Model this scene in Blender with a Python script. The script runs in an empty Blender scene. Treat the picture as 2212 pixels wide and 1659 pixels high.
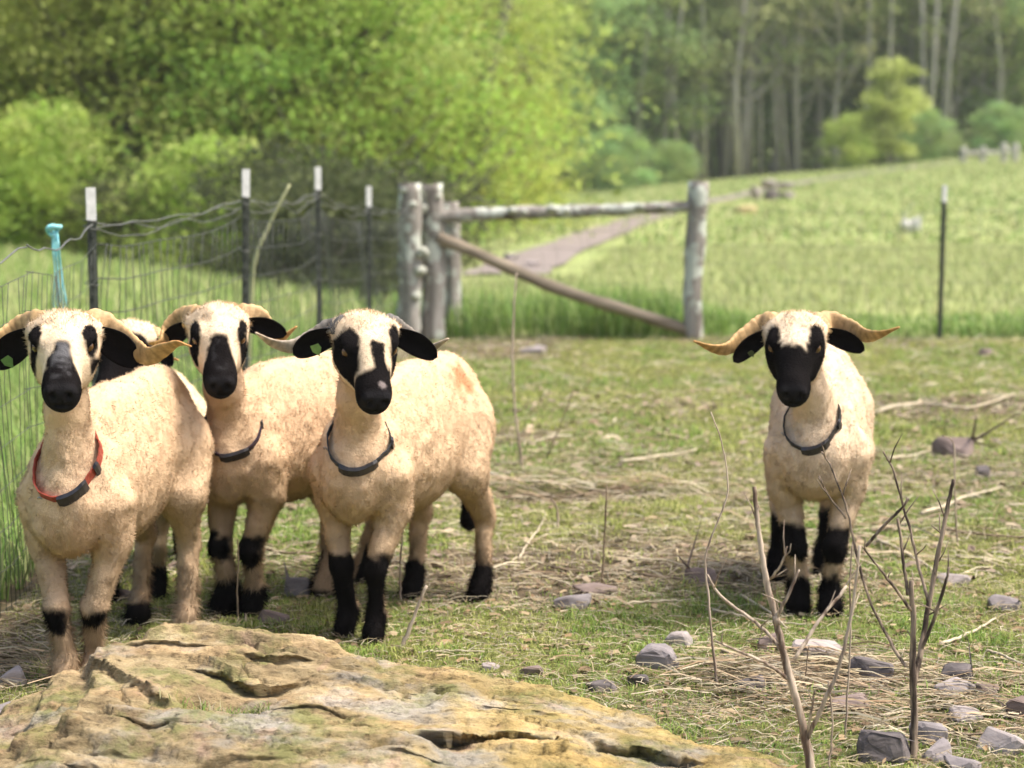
import bpy, bmesh, math, random
import numpy as np
from mathutils import Vector, Matrix

R = math.radians
scene = bpy.context.scene
COL = scene.collection

# ------------------------------------------------------------------ camera, light, exposure
FPX = 4200.0            # focal length in pixels of the 2212 x 1659 picture
CAMH = 1.38
PITCH = R(6.35)
cam_data = bpy.data.cameras.new('camera')
cam_data.sensor_width = 36.0
cam_data.lens = FPX / 2212.0 * 36.0
cam_data.clip_start = 0.05
cam_data.clip_end = 3000.0
cam_data.dof.use_dof = True
cam_data.dof.focus_distance = 5.0
cam_data.dof.aperture_fstop = 3.0
camera = bpy.data.objects.new('camera', cam_data)
camera.location = (0, 0, CAMH)
camera.rotation_euler = (math.pi / 2 - PITCH, 0, 0)
COL.objects.link(camera)
scene.camera = camera

SUN_EL, SUN_AZ = R(60), R(93)      # azimuth measured clockwise from +Y (away from the camera)
world = bpy.data.worlds.new('World')
scene.world = world
world.use_nodes = True
wn = world.node_tree
for n in list(wn.nodes):
    wn.nodes.remove(n)
w_out = wn.nodes.new('ShaderNodeOutputWorld')
w_bg = wn.nodes.new('ShaderNodeBackground')
w_sky = wn.nodes.new('ShaderNodeTexSky')
w_sky.sky_type = 'NISHITA'
w_sky.sun_disc = False
w_sky.sun_elevation = SUN_EL
w_sky.sun_rotation = SUN_AZ
w_sky.air_density = 1.0
w_sky.dust_density = 5.0
w_sky.ozone_density = 0.6
w_bg.inputs['Strength'].default_value = 0.13
wn.links.new(w_sky.outputs['Color'], w_bg.inputs['Color'])
wn.links.new(w_bg.outputs['Background'], w_out.inputs['Surface'])

sun_data = bpy.data.lights.new('sun', 'SUN')
sun_data.energy = 2.6
sun_data.angle = R(16.0)
sun_data.color = (1.0, 0.95, 0.87)
sun = bpy.data.objects.new('sun', sun_data)
sdir = Vector((math.cos(SUN_EL) * math.sin(SUN_AZ), math.cos(SUN_EL) * math.cos(SUN_AZ), math.sin(SUN_EL)))
sun.rotation_euler = (-sdir).to_track_quat('-Z', 'Y').to_euler()
sun.location = (20, 20, 40)
COL.objects.link(sun)

scene.view_settings.view_transform = 'Standard'
scene.view_settings.look = 'None'
scene.view_settings.gamma = 1.0
scene.view_settings.use_curve_mapping = False
scene.view_settings.exposure = 1.1
scene.render.engine = 'CYCLES'
scene.cycles.use_denoising = True
scene.cycles.max_bounces = 7
scene.cycles.diffuse_bounces = 4
scene.cycles.transmission_bounces = 4
scene.cycles.transparent_max_bounces = 6
scene.cycles.caustics_reflective = False
scene.cycles.caustics_refractive = False

# ------------------------------------------------------------------ numbers: noise, projection
rng = np.random.default_rng(7)

def _hash(ix, iy, iz, seed):
    h = (ix.astype(np.int64) * 374761393 + iy.astype(np.int64) * 668265263 + iz.astype(np.int64) * 2147483647 + seed * 1274126177) & 0xffffffff
    h = ((h ^ (h >> 13)) * 1274126177) & 0xffffffff
    h = h ^ (h >> 16)
    return (h & 0xffff).astype(np.float64) / 65535.0

def vnoise(x, y, z=None, seed=0):
    x = np.asarray(x, float); y = np.asarray(y, float)
    z = np.zeros_like(x) if z is None else np.asarray(z, float)
    ix, iy, iz = np.floor(x), np.floor(y), np.floor(z)
    fx, fy, fz = x - ix, y - iy, z - iz
    fx = fx * fx * (3 - 2 * fx); fy = fy * fy * (3 - 2 * fy); fz = fz * fz * (3 - 2 * fz)
    out = 0
    for dx in (0, 1):
        for dy in (0, 1):
            for dz in (0, 1):
                w = (fx if dx else 1 - fx) * (fy if dy else 1 - fy) * (fz if dz else 1 - fz)
                out = out + w * _hash(ix + dx, iy + dy, iz + dz, seed)
    return out

def fbm(x, y, z=None, octaves=4, seed=0, gain=0.5):
    a, s, t = 1.0, 0.0, 0.0
    for o in range(octaves):
        f = 2.0 ** o
        s = s + a * vnoise(np.asarray(x) * f, np.asarray(y) * f, None if z is None else np.asarray(z) * f, seed + o * 17)
        t += a
        a *= gain
    return s / t

def sstep(a, b, x):
    t = np.clip((np.asarray(x, float) - a) / (b - a), 0, 1)
    return t * t * (3 - 2 * t)

def ray(u, v):
    """World direction through picture point (u, v), scaled so that y = 1."""
    cx, cy = (u - 1106.0) / FPX, (829.5 - v) / FPX
    c, s = math.cos(PITCH), math.sin(PITCH)
    y = c + cy * s
    z = -s + cy * c
    return cx / y, z / y

def at(u, v, d):
    """The point seen at (u, v) whose world y is d."""
    rx, rz = ray(u, v)
    return np.array([rx * d, d, CAMH + rz * d])

def terrain(x, y):
    x = np.asarray(x, float); y = np.asarray(y, float)
    z = (fbm(x * 1.3, y * 1.3, octaves=3, seed=3) - 0.5) * 0.05 + (fbm(x * 6, y * 6, octaves=2, seed=9) - 0.5) * 0.016
    yy = np.maximum(y, 1.0)
    z = z - 0.075 * np.exp(-((x - 0.20) / 0.30) ** 2 - ((y - 8.15 - 0.1 * x) / 0.10) ** 2)
    # a hollow behind the fence on the left
    s = (x + 1.7) * 0.880 + (y - 17.6) * 0.474
    hol = sstep(0.0, 9.0, s) * sstep(-0.028, -0.075, x / yy) * sstep(10, 18, y)
    z = z - 2.6 * hol
    # the far field climbs to the right
    q = (x / yy * FPX + 1106.0)
    rise = np.clip((q - 1300.0) / 912.0, -0.05, 1.6)
    z = z + sstep(26, 112, y) * (0.10 + 2.05 * rise)
    z = z + sstep(112, 260, y) * 5.0
    # grassy bank that carries the gate and the right-hand fence
    z = z + 0.05 * sstep(15.2, 16.4, y) * sstep(-1.5, -0.5, x)
    return z

def ground_at(u, v, dmax=200.0):
    """Where the view ray through (u, v) meets the terrain."""
    rx, rz = ray(u, v)
    d = np.concatenate([np.arange(3.0, 30.0, 0.02), np.arange(30.0, dmax, 0.2)])
    h = CAMH + rz * d - terrain(rx * d, d)
    k = np.argmax(h < 0)
    dd = d[k] if h.min() < 0 else dmax
    return np.array([rx * dd, dd, float(terrain(rx * dd, dd))])

# ------------------------------------------------------------------ materials
def new_mat(name):
    m = bpy.data.materials.new(name)
    m.use_nodes = True
    nt = m.node_tree
    b = nt.nodes.get('Principled BSDF')
    return m, nt, b

def N(nt, t, **kw):
    n = nt.nodes.new(t)
    for k, v in kw.items():
        if k in n.inputs:
            n.inputs[k].default_value = v
        else:
            setattr(n, k, v)
    return n

def noise_node(nt, scale, detail=4.0, rough=0.55, coord='Object', stretch=None):
    tc = N(nt, 'ShaderNodeTexCoord')
    src = tc.outputs[coord]
    if stretch is not None:
        mp = N(nt, 'ShaderNodeMapping')
        mp.inputs['Scale'].default_value = stretch
        nt.links.new(src, mp.inputs['Vector'])
        src = mp.outputs['Vector']
    nz = N(nt, 'ShaderNodeTexNoise')
    nz.inputs['Scale'].default_value = scale
    nz.inputs['Detail'].default_value = detail
    nz.inputs['Roughness'].default_value = rough
    nt.links.new(src, nz.inputs['Vector'])
    return nz

def ramp(nt, fac, stops):
    r = N(nt, 'ShaderNodeValToRGB')
    e = r.color_ramp.elements
    while len(e) < len(stops):
        e.new(0.5)
    for el, (p, c) in zip(e, stops):
        el.position = p
        el.color = (c[0], c[1], c[2], 1)
    nt.links.new(fac, r.inputs['Fac'])
    return r

def mixc(nt, fac, a, b, mode='MIX'):
    m = N(nt, 'ShaderNodeMix', data_type='RGBA', blend_type=mode)
    for sock, val in ((m.inputs[0], fac), (m.inputs[6], a), (m.inputs[7], b)):
        if hasattr(val, 'links') or hasattr(val, 'is_linked'):
            nt.links.new(val, sock)
        elif isinstance(val, (int, float)):
            sock.default_value = val
        else:
            sock.default_value = (val[0], val[1], val[2], 1)
    return m.outputs[2]

def bump(nt, bsdf, height, strength=0.4, dist=0.01, prev=None):
    b = N(nt, 'ShaderNodeBump')
    b.inputs['Strength'].default_value = strength
    b.inputs['Distance'].default_value = dist
    nt.links.new(height, b.inputs['Height'])
    if prev is not None:
        nt.links.new(prev.outputs['Normal'], b.inputs['Normal'])
    if bsdf is not None:
        nt.links.new(b.outputs['Normal'], bsdf.inputs['Normal'])
    return b

def set_spec(b, rough, spec=0.5):
    b.inputs['Roughness'].default_value = rough
    b.inputs['Specular IOR Level'].default_value = spec

def simple_mat(name, c1, c2, scale=20.0, rough=0.8, bump_s=0.3, bump_d=0.004, stretch=None, spec=0.3, metal=0.0, detail=5.0, lo=0.3, hi=0.7):
    m, nt, b = new_mat(name)
    nz = noise_node(nt, scale, detail, 0.6, stretch=stretch)
    r = ramp(nt, nz.outputs['Fac'], [(lo, c1), (hi, c2)])
    nt.links.new(r.outputs['Color'], b.inputs['Base Color'])
    set_spec(b, rough, spec)
    b.inputs['Metallic'].default_value = metal
    bump(nt, b, nz.outputs['Fac'], bump_s, bump_d)
    return m

def attr_mat(name, noise_scale=0.0, noise_amt=0.3, rough=0.9, spec=0.1, translucent=0.0, sheen=0.0, bump_s=0.0, bump_scale=90.0, bump_d=0.006, hue_random=0.0):
    """Colour from the mesh attribute Col, broken up with noise; optionally leaf-like."""
    m, nt, b = new_mat(name)
    at_ = N(nt, 'ShaderNodeAttribute', attribute_name='Col')
    col = at_.outputs['Color']
    if noise_scale:
        nz = noise_node(nt, noise_scale, 4.0, 0.6)
        mr = N(nt, 'ShaderNodeMapRange')
        mr.inputs['From Min'].default_value = 0.25
        mr.inputs['From Max'].default_value = 0.75
        mr.inputs['To Min'].default_value = 1 - noise_amt
        mr.inputs['To Max'].default_value = 1 + noise_amt
        nt.links.new(nz.outputs['Fac'], mr.inputs['Value'])
        col = mixc(nt, 1.0, col, mr.outputs['Result'], 'MULTIPLY')
    if hue_random:
        oi = N(nt, 'ShaderNodeObjectInfo')
        hs = N(nt, 'ShaderNodeHueSaturation')
        mr2 = N(nt, 'ShaderNodeMapRange')
        mr2.inputs['To Min'].default_value = 0.5 - hue_random
        mr2.inputs['To Max'].default_value = 0.5 + hue_random
        nt.links.new(oi.outputs['Random'], mr2.inputs['Value'])
        nt.links.new(mr2.outputs['Result'], hs.inputs['Hue'])
        nt.links.new(col, hs.inputs['Color'])
        col = hs.outputs['Color']
    nt.links.new(col, b.inputs['Base Color'])
    set_spec(b, rough, spec)
    if sheen:
        b.inputs['Sheen Weight'].default_value = sheen
        b.inputs['Sheen Roughness'].default_value = 0.5
    if bump_s:
        nb = noise_node(nt, bump_scale, 5.0, 0.65)
        bump(nt, b, nb.outputs['Fac'], bump_s, bump_d)
    if translucent:
        tr = N(nt, 'ShaderNodeBsdfTranslucent')
        nt.links.new(col, tr.inputs['Color'])
        mx = N(nt, 'ShaderNodeMixShader')
        mx.inputs['Fac'].default_value = translucent
        out = nt.nodes.get('Material Output')
        nt.links.new(b.outputs['BSDF'], mx.inputs[1])
        nt.links.new(tr.outputs['BSDF'], mx.inputs[2])
        nt.links.new(mx.outputs['Shader'], out.inputs['Surface'])
    return m

# ------------------------------------------------------------------ mesh helpers
def np_mesh(name, verts, faces, colors=None, smooth=True, normals=None):
    """faces: (n,3) or (n,4) integer array, or a list of such arrays."""
    me = bpy.data.meshes.new(name)
    verts = np.asarray(verts, np.float32).reshape(-1, 3)
    if not isinstance(faces, (list, tuple)):
        faces = [faces]
    faces = [np.asarray(f, np.int32) for f in faces if len(f)]
    loops = np.concatenate([f.ravel() for f in faces])
    sizes = np.concatenate([np.full(len(f), f.shape[1], np.int32) for f in faces])
    starts = np.concatenate([[0], np.cumsum(sizes)[:-1]]).astype(np.int32)
    me.vertices.add(len(verts)); me.vertices.foreach_set('co', verts.ravel())
    me.loops.add(len(loops)); me.loops.foreach_set('vertex_index', loops)
    me.polygons.add(len(sizes)); me.polygons.foreach_set('loop_start', starts)
    me.polygons.foreach_set('loop_total', sizes)
    me.polygons.foreach_set('use_smooth', np.full(len(sizes), bool(smooth)))
    me.update(calc_edges=True)
    me.validate()
    if colors is not None:
        c = np.ones((len(verts), 4), np.float32)
        c[:, :3] = np.asarray(colors, np.float32).reshape(-1, 3)
        a = me.attributes.new('Col', 'FLOAT_COLOR', 'POINT')
        a.data.foreach_set('color', c.ravel())
    if normals is not None:
        me.normals_split_custom_set_from_vertices(np.asarray(normals, np.float32).reshape(-1, 3).tolist())
    return me

def obj(name, me, mat=None, parent=None, loc=None, rotz=None):
    o = bpy.data.objects.new(name, me)
    COL.objects.link(o)
    if mat is not None and me is not None and not me.materials:
        me.materials.append(mat)
    if parent is not None:
        o.parent = parent
    if loc is not None:
        o.location = tuple(float(t) for t in loc)
    if rotz is not None:
        o.rotation_euler.z = rotz
    return o

def tag(o, label=None, cat=None, group=None, kind=None):
    if label: o['label'] = label
    if cat: o['category'] = cat
    if group: o['group'] = group
    if kind: o['kind'] = kind
    return o

def empty(name, loc, rotz=0.0):
    o = bpy.data.objects.new(name, None)
    COL.objects.link(o)
    o.location = tuple(float(t) for t in loc)
    o.rotation_euler.z = rotz
    return o

def catmull(pts, n):
    p = np.asarray(pts, float)
    p = np.vstack([2 * p[0] - p[1], p, 2 * p[-1] - p[-2]])
    m = len(p) - 3
    out = []
    for t in np.linspace(0, m - 1e-6, n):
        i = int(t); f = t - i
        a, b, c, d = p[i], p[i + 1], p[i + 2], p[i + 3]
        out.append(0.5 * (2 * b + (c - a) * f + (2 * a - 5 * b + 4 * c - d) * f * f + (3 * b - a - 3 * c + d) * f ** 3))
    return np.array(out)

def tube(path, radii, sides=6, jitter=0.0, seed=0, cap=True):
    """verts, quads (list incl. caps) of a tube along path."""
    path = np.asarray(path, float)
    n = len(path)
    radii = np.broadcast_to(np.asarray(radii, float), (n,))
    t = np.gradient(path, axis=0)
    t /= np.linalg.norm(t, axis=1, keepdims=True) + 1e-9
    ref = np.array([0, 0, 1.0]) if abs(t[0][2]) < 0.9 else np.array([1.0, 0, 0])
    nn = np.cross(t[0], ref); nn /= np.linalg.norm(nn)
    r_ = np.random.default_rng(seed)
    V = []
    for i in range(n):
        nn = nn - t[i] * np.dot(nn, t[i]); nn /= np.linalg.norm(nn) + 1e-9
        bb = np.cross(t[i], nn)
        for k in range(sides):
            a = 2 * math.pi * k / sides
            rr = radii[i] * (1 + jitter * (r_.random() * 2 - 1))
            V.append(path[i] + rr * (math.cos(a) * nn + math.sin(a) * bb))
    V = np.array(V)
    Q = []
    for i in range(n - 1):
        for k in range(sides):
            k2 = (k + 1) % sides
            Q.append((i * sides + k, i * sides + k2, (i + 1) * sides + k2, (i + 1) * sides + k))
    Q = np.array(Q)
    T = []
    if cap:
        V = np.vstack([V, path[0], path[-1]])
        for k in range(sides):
            k2 = (k + 1) % sides
            T.append((len(V) - 2, k2, k))
            T.append((len(V) - 1, (n - 1) * sides + k, (n - 1) * sides + k2))
    return V, Q, np.array(T).reshape(-1, 3).astype(int)

class MB:
    """Collects tubes / boxes into one mesh."""
    def __init__(self):
        self.v, self.q, self.t, self.n = [], [], [], 0
    def add(self, V, Q=None, T=None):
        V = np.asarray(V, float)
        self.v.append(V)
        if Q is not None and len(Q): self.q.append(np.asarray(Q) + self.n)
        if T is not None and len(T): self.t.append(np.asarray(T) + self.n)
        self.n += len(V)
    def tube(self, path, radii, sides=6, jitter=0.0, seed=0):
        self.add(*tube(path, radii, sides, jitter, seed))
    def box(self, c, s, rz=0.0):
        c = np.asarray(c, float); s = np.asarray(s, float) / 2
        V = np.array([(x, y, z) for x in (-1, 1) for y in (-1, 1) for z in (-1, 1)]) * s
        ca, sa = math.cos(rz), math.sin(rz)
        V = np.stack([V[:, 0] * ca - V[:, 1] * sa, V[:, 0] * sa + V[:, 1] * ca, V[:, 2]], 1) + c
        self.add(V, [(0, 1, 3, 2), (4, 6, 7, 5), (0, 4, 5, 1), (2, 3, 7, 6), (0, 2, 6, 4), (1, 5, 7, 3)])
    def mesh(self, name, smooth=True, origin=(0, 0, 0), colors=None):
        V = np.concatenate(self.v) - np.asarray(origin)
        F = []
        if self.q: F.append(np.concatenate(self.q))
        if self.t: F.append(np.concatenate(self.t))
        return np_mesh(name, V, F, colors, smooth)

# ------------------------------------------------------------------ ground
FENCE = np.array([(-1.66, 3.2), (-1.60, 5.0), (-1.57, 6.3), (-1.66, 7.6), (-1.37, 9.45), (-1.16, 11.4), (-0.98, 13.3), (-0.82, 15.45)])

def fence_x(y):
    return np.interp(y, FENCE[:, 1], FENCE[:, 0])

def graded(parts):
    out = []
    for a, b, s in parts:
        out.append(np.arange(a, b, s))
    return np.concatenate(out + [[parts[-1][1]]])

gx = graded([(-260, -60, 20), (-60, -20, 4), (-20, -6, 0.8), (-6, -2.4, 0.15), (-2.4, 2.6, 0.05), (2.6, 6, 0.15), (6, 20, 0.8), (20, 80, 4), (80, 300, 20)])
gy = graded([(-60, -4, 8), (-4, 3.4, 0.6), (3.4, 9, 0.05), (9, 17, 0.1), (17, 36, 0.4), (36, 130, 2.0), (130, 700, 15)])
GX, GY = np.meshgrid(gx, gy)
GZ = terrain(GX, GY)
nx_, ny_ = len(gx), len(gy)
ii = (np.arange(ny_ - 1)[:, None] * nx_ + np.arange(nx_ - 1)[None, :]).ravel()
g_faces = np.stack([ii, ii + 1, ii + nx_ + 1, ii + nx_], 1)

def paddock_green(x, y):
    """How grassy the trampled paddock is at a spot, 0 (bare litter) to 1."""
    g = fbm(x * 1.1 + 3, y * 0.9, octaves=4, seed=21)
    g = sstep(0.28, 0.56, g)
    g = g * (1 - 0.9 * np.exp(-(((x - 0.86) / 0.42) ** 2 + ((y - 5.15) / 0.34) ** 2) ** 2)) * (1 - 0.3 * np.exp(-((x - 0.45) / 0.8) ** 2 - ((y - 8.6) / 0.7) ** 2)) * (1 - 0.7 * np.exp(-((x - 1.15) / 0.3) ** 2 - ((y - 4.65) / 0.25) ** 2))
    g = g * (1 - 0.95 * np.exp(-((x - 0.20) / 0.40) ** 2 - ((y - 8.15 - 0.1 * x) / 0.16) ** 2))
    return g

def ground_colors(x, y):
    n = fbm(x * 9, y * 9, octaves=3, seed=5)[:, None]
    soil = np.array([0.11, 0.085, 0.055]) * (0.7 + 0.7 * n)
    moss = np.array([0.15, 0.165, 0.05]) * (0.75 + 0.5 * n)
    g = paddock_green(x, y)[:, None]
    near = soil * (1 - 0.75 * g) + moss * 0.75 * g
    n2 = fbm(x * 0.16, y * 0.10, octaves=4, seed=31)[:, None]
    n3 = fbm(x * 0.9, y * 0.5, octaves=3, seed=33)[:, None]
    field = np.array([0.22, 0.27, 0.10]) * (1 - n2) + np.array([0.34, 0.36, 0.15]) * n2
    field = field * (0.75 + 0.5 * n3)
    f = np.maximum(sstep(15.2, 16.4, y), sstep(0.05, 0.35, fence_x(y) - x))[:, None]
    return near * (1 - f) + field * f

m_ground = attr_mat('ground_soil_and_turf', noise_scale=14.0, noise_amt=0.45, rough=0.95, spec=0.05, bump_s=0.8, bump_scale=30.0, bump_d=0.02)
me = np_mesh('ground', np.stack([GX.ravel(), GY.ravel(), GZ.ravel()], 1), g_faces, ground_colors(GX.ravel(), GY.ravel()))
tag(obj('ground', me, m_ground), kind='structure')

# gravel track that climbs through the far field
tr_px = [(1085, 596), (1150, 566), (1240, 528), (1350, 487), (1470, 449), (1580, 427), (1700, 401), (1830, 381), (1950, 364), (2080, 348), (2250, 335)]
tr = np.array([ground_at(u, v) for u, v in tr_px])
tr = catmull(tr, 90)
tg = np.gradient(tr[:, :2], axis=0); tg /= np.linalg.norm(tg, axis=1, keepdims=True)
nrm = np.stack([-tg[:, 1], tg[:, 0]], 1)
tv = []
for k, off in enumerate(np.linspace(-0.52, 0.52, 9)):
    wob = (fbm(np.arange(90) * 0.35, np.full(90, 5.0 + k), seed=40) - 0.5) * (0.3 if k in (0, 8) else 0.0)
    p = tr[:, :2] + nrm * (off + wob)[:, None]
    tv.append(np.stack([p[:, 0], p[:, 1], terrain(p[:, 0], p[:, 1]) + 0.03], 1))
tv = np.stack(tv, 1).reshape(-1, 3)
i0 = (np.arange(89)[:, None] * 9 + np.arange(8)[None, :]).ravel()
m_track = simple_mat('track_gravel', (0.17, 0.14, 0.125), (0.28, 0.235, 0.21), scale=3.0, rough=0.95, bump_s=0.5, bump_d=0.03)
tag(obj('gravel_track', np_mesh('gravel_track', tv, np.stack([i0, i0 + 1, i0 + 10, i0 + 9], 1)), m_track), kind='structure')

# ------------------------------------------------------------------ grass and litter
def blades(P, h, w, az, lean, cb, ct, up=0.55):
    """Curved blades: base pair, middle pair, tip. az: direction of lean."""
    n = len(P)
    d = np.stack([np.cos(az), np.sin(az), np.zeros(n)], 1)
    sa = az + math.pi / 2 + rng.normal(0, 0.35, n)
    s = np.stack([np.cos(sa), np.sin(sa), np.zeros(n)], 1) * (w / 2)[:, None]
    z = np.array([0, 0, 1.0])
    mid = P + d * (h * lean * 0.35)[:, None] + z * (h * 0.6 * np.sqrt(np.clip(1 - (lean * 0.6) ** 2, 0.05, 1)))[:, None]
    tip = P + d * (h * lean)[:, None] + z * (h * np.sqrt(np.clip(1 - lean ** 2, 0.02, 1)))[:, None]
    g = np.cross(s, tip - P)
    s = s * np.where(g @ np.array([0, -0.55, 0.83]) < 0, -1.0, 1.0)[:, None]
    V = np.stack([P - s, P + s, mid + s * 0.8, mid - s * 0.8, tip], 1).reshape(-1, 3)
    k = np.arange(n) * 5
    Q = np.stack([k, k + 1, k + 2, k + 3], 1)
    T = np.stack([k + 3, k + 2, k + 4], 1)
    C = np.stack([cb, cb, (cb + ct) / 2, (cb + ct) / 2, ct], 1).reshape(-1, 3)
    g = np.cross(s, tip - P); g /= np.linalg.norm(g, axis=1, keepdims=True) + 1e-9
    nr = g * (1 - up) + z * up
    nr /= np.linalg.norm(nr, axis=1, keepdims=True)
    return V, Q, T, C, np.repeat(nr, 5, 0)

def scatter(x0, x1, y0, y1, dens, spread=0.36, keep=None):
    """Random spots inside the wedge the camera could see from here or a step aside."""
    n = int((x1 - x0) * (y1 - y0) * dens)
    x = rng.uniform(x0, x1, n); y = rng.uniform(y0, y1, n)
    k = np.abs(x) < y * spread + 0.35
    if keep is not None:
        k &= rng.random(n) < keep(x, y)
    return x[k], y[k]

def pick(cols, n):
    cols = np.asarray(cols, float)
    a = cols[rng.integers(0, len(cols), n)]
    b = cols[rng.integers(0, len(cols), n)]
    t = rng.random((n, 1))
    return (a * t + b * (1 - t)) * rng.uniform(0.75, 1.2, (n, 1))

YTURF = [(0.35, 0.38, 0.09), (0.28, 0.33, 0.075), (0.40, 0.40, 0.14), (0.24, 0.27, 0.07)]
GREEN = [(0.18, 0.28, 0.05), (0.24, 0.32, 0.065), (0.30, 0.36, 0.09), (0.12, 0.22, 0.04)]
LUSH = [(0.15, 0.27, 0.045), (0.20, 0.30, 0.06), (0.11, 0.22, 0.04)]
YELLOW = [(0.37, 0.40, 0.16), (0.31, 0.36, 0.13), (0.43, 0.42, 0.21), (0.26, 0.33, 0.11)]
STRAW = [(0.42, 0.35, 0.22), (0.32, 0.25, 0.15), (0.50, 0.44, 0.31), (0.22, 0.165, 0.10), (0.36, 0.32, 0.245)]
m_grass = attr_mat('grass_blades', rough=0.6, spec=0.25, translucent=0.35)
m_straw = attr_mat('dead_stalks_and_straw', rough=0.8, spec=0.15, translucent=0.1)

def inside(x, y):
    return (x > fence_x(y) + 0.02) & (y < 15.6)

acc = []
def put(x, y, h, w, lean, cols, up=0.55, tipmul=1.25, zoff=-0.004):
    n = len(x)
    if n == 0:
        return
    P = np.stack([x, y, terrain(x, y) + zoff], 1)
    c = pick(cols, n)
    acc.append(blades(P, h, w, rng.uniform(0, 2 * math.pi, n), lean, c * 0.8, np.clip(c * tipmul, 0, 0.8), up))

def flush(name, label, mat, kind='stuff', cat='grass'):
    global acc
    V, Q, T, C, Nn = [], [], [], [], []
    k = 0
    for v, q, t, c, nr in acc:
        V.append(v); Q.append(q + k); T.append(t + k); C.append(c); Nn.append(nr); k += len(v)
    me = np_mesh(name, np.concatenate(V), [np.concatenate(Q), np.concatenate(T)], np.concatenate(C), True, np.concatenate(Nn))
    acc = []
    return tag(obj(name, me, mat), label, cat, kind=kind)

# short grazed turf inside the paddock
def turf(y0, y1, dens, hs, ws):
    x, y = scatter(-0.4 * y1, 0.4 * y1, y0, y1, dens, keep=lambda x, y: 0.34 + 0.66 * paddock_green(x, y))
    k = inside(x, y); x, y = x[k], y[k]
    n = len(x)
    tuft = sstep(0.55, 0.8, fbm(x * 5, y * 5, octaves=2, seed=61))
    h = rng.uniform(hs[0], hs[1], n) * (0.8 + 0.9 * tuft)
    yel = fbm(x * 1.7 + 9, y * 1.3, octaves=4, seed=63)
    lo = rng.random(n) < sstep(0.40, 0.60, yel)
    for m, pal in ((lo, YTURF), (~lo, GREEN)):
        put(x[m], y[m], h[m], rng.uniform(ws[0], ws[1], m.sum()), rng.uniform(0.45, 0.97, m.sum()), pal, up=0.36)
turf(3.3, 6.2, 10500, (0.012, 0.036), (0.0022, 0.0045))
turf(6.2, 9.0, 5200, (0.014, 0.04), (0.003, 0.006))
turf(9.0, 15.8, 1300, (0.02, 0.05), (0.005, 0.010))
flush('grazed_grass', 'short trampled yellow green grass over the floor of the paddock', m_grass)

# lush grass beyond the fences
x, y = scatter(-4.2, -1.4, 3.4, 15.6, 1500); k = x < fence_x(y) - 0.03; x, y = x[k], y[k]
n = len(x); put(x, y, rng.uniform(0.10, 0.30, n), rng.uniform(0.005, 0.011, n), rng.uniform(0.15, 0.75, n), LUSH + YELLOW[:2], up=0.4)
x, y = scatter(-9, 0, 15.6, 30, 140, keep=lambda x, y: (((x + 1.7) * 0.88 + (y - 17.6) * 0.474) < 1.5) * 1.0); n = len(x)
put(x, y, rng.uniform(0.12, 0.34, n), rng.uniform(0.010, 0.022, n), rng.uniform(0.15, 0.7, n), LUSH + YELLOW, up=0.4)
flush('pasture_grass', 'lush bright green grass on the slope outside the left fence', m_grass)

def off_track(x, y):
    d = np.full(len(x), 99.0)
    for p in tr[::2]:
        d = np.minimum(d, np.hypot(x - p[0], y - p[1]))
    return d > 1.0
def bankw(x, y):
    return np.clip(0.15 + 1.1 * fbm(x * 1.2, y * 1.2, octaves=2, seed=77) * sstep(17.4, 15.9, y), 0, 1)
x, y = scatter(-1.0, 6.5, 15.65, 17.6, 2200, keep=bankw); n = len(x)
put(x, y, rng.uniform(0.12, 0.42, n) * (0.35 + 1.1 * fbm(x * 1.1, y * 1.6, seed=80)) * (1 - 0.70 * sstep(1.2, 2.2, x)), rng.uniform(0.007, 0.014, n), rng.uniform(0.1, 0.7, n), LUSH + YELLOW[1:2], up=0.3)
x, y = scatter(-1.2, 11, 17.4, 32, 230); n = len(x)
k = off_track(x, y); x, y = x[k], y[k]; n = len(x)
put(x, y, rng.uniform(0.05, 0.17, n), rng.uniform(0.010, 0.022, n), rng.uniform(0.1, 0.7, n), YELLOW, up=0.4)
x, y = scatter(-1, 34, 32, 105, 22); n = len(x)
k = off_track(x, y); x, y = x[k], y[k]; n = len(x)
put(x, y, rng.uniform(0.05, 0.15, n), rng.uniform(0.04, 0.10, n), rng.uniform(0.2, 0.8, n), YELLOW + LUSH[:1], up=0.5)
flush('meadow_grass', 'tall yellow green meadow grass behind the wooden fence brace', m_grass)

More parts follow.
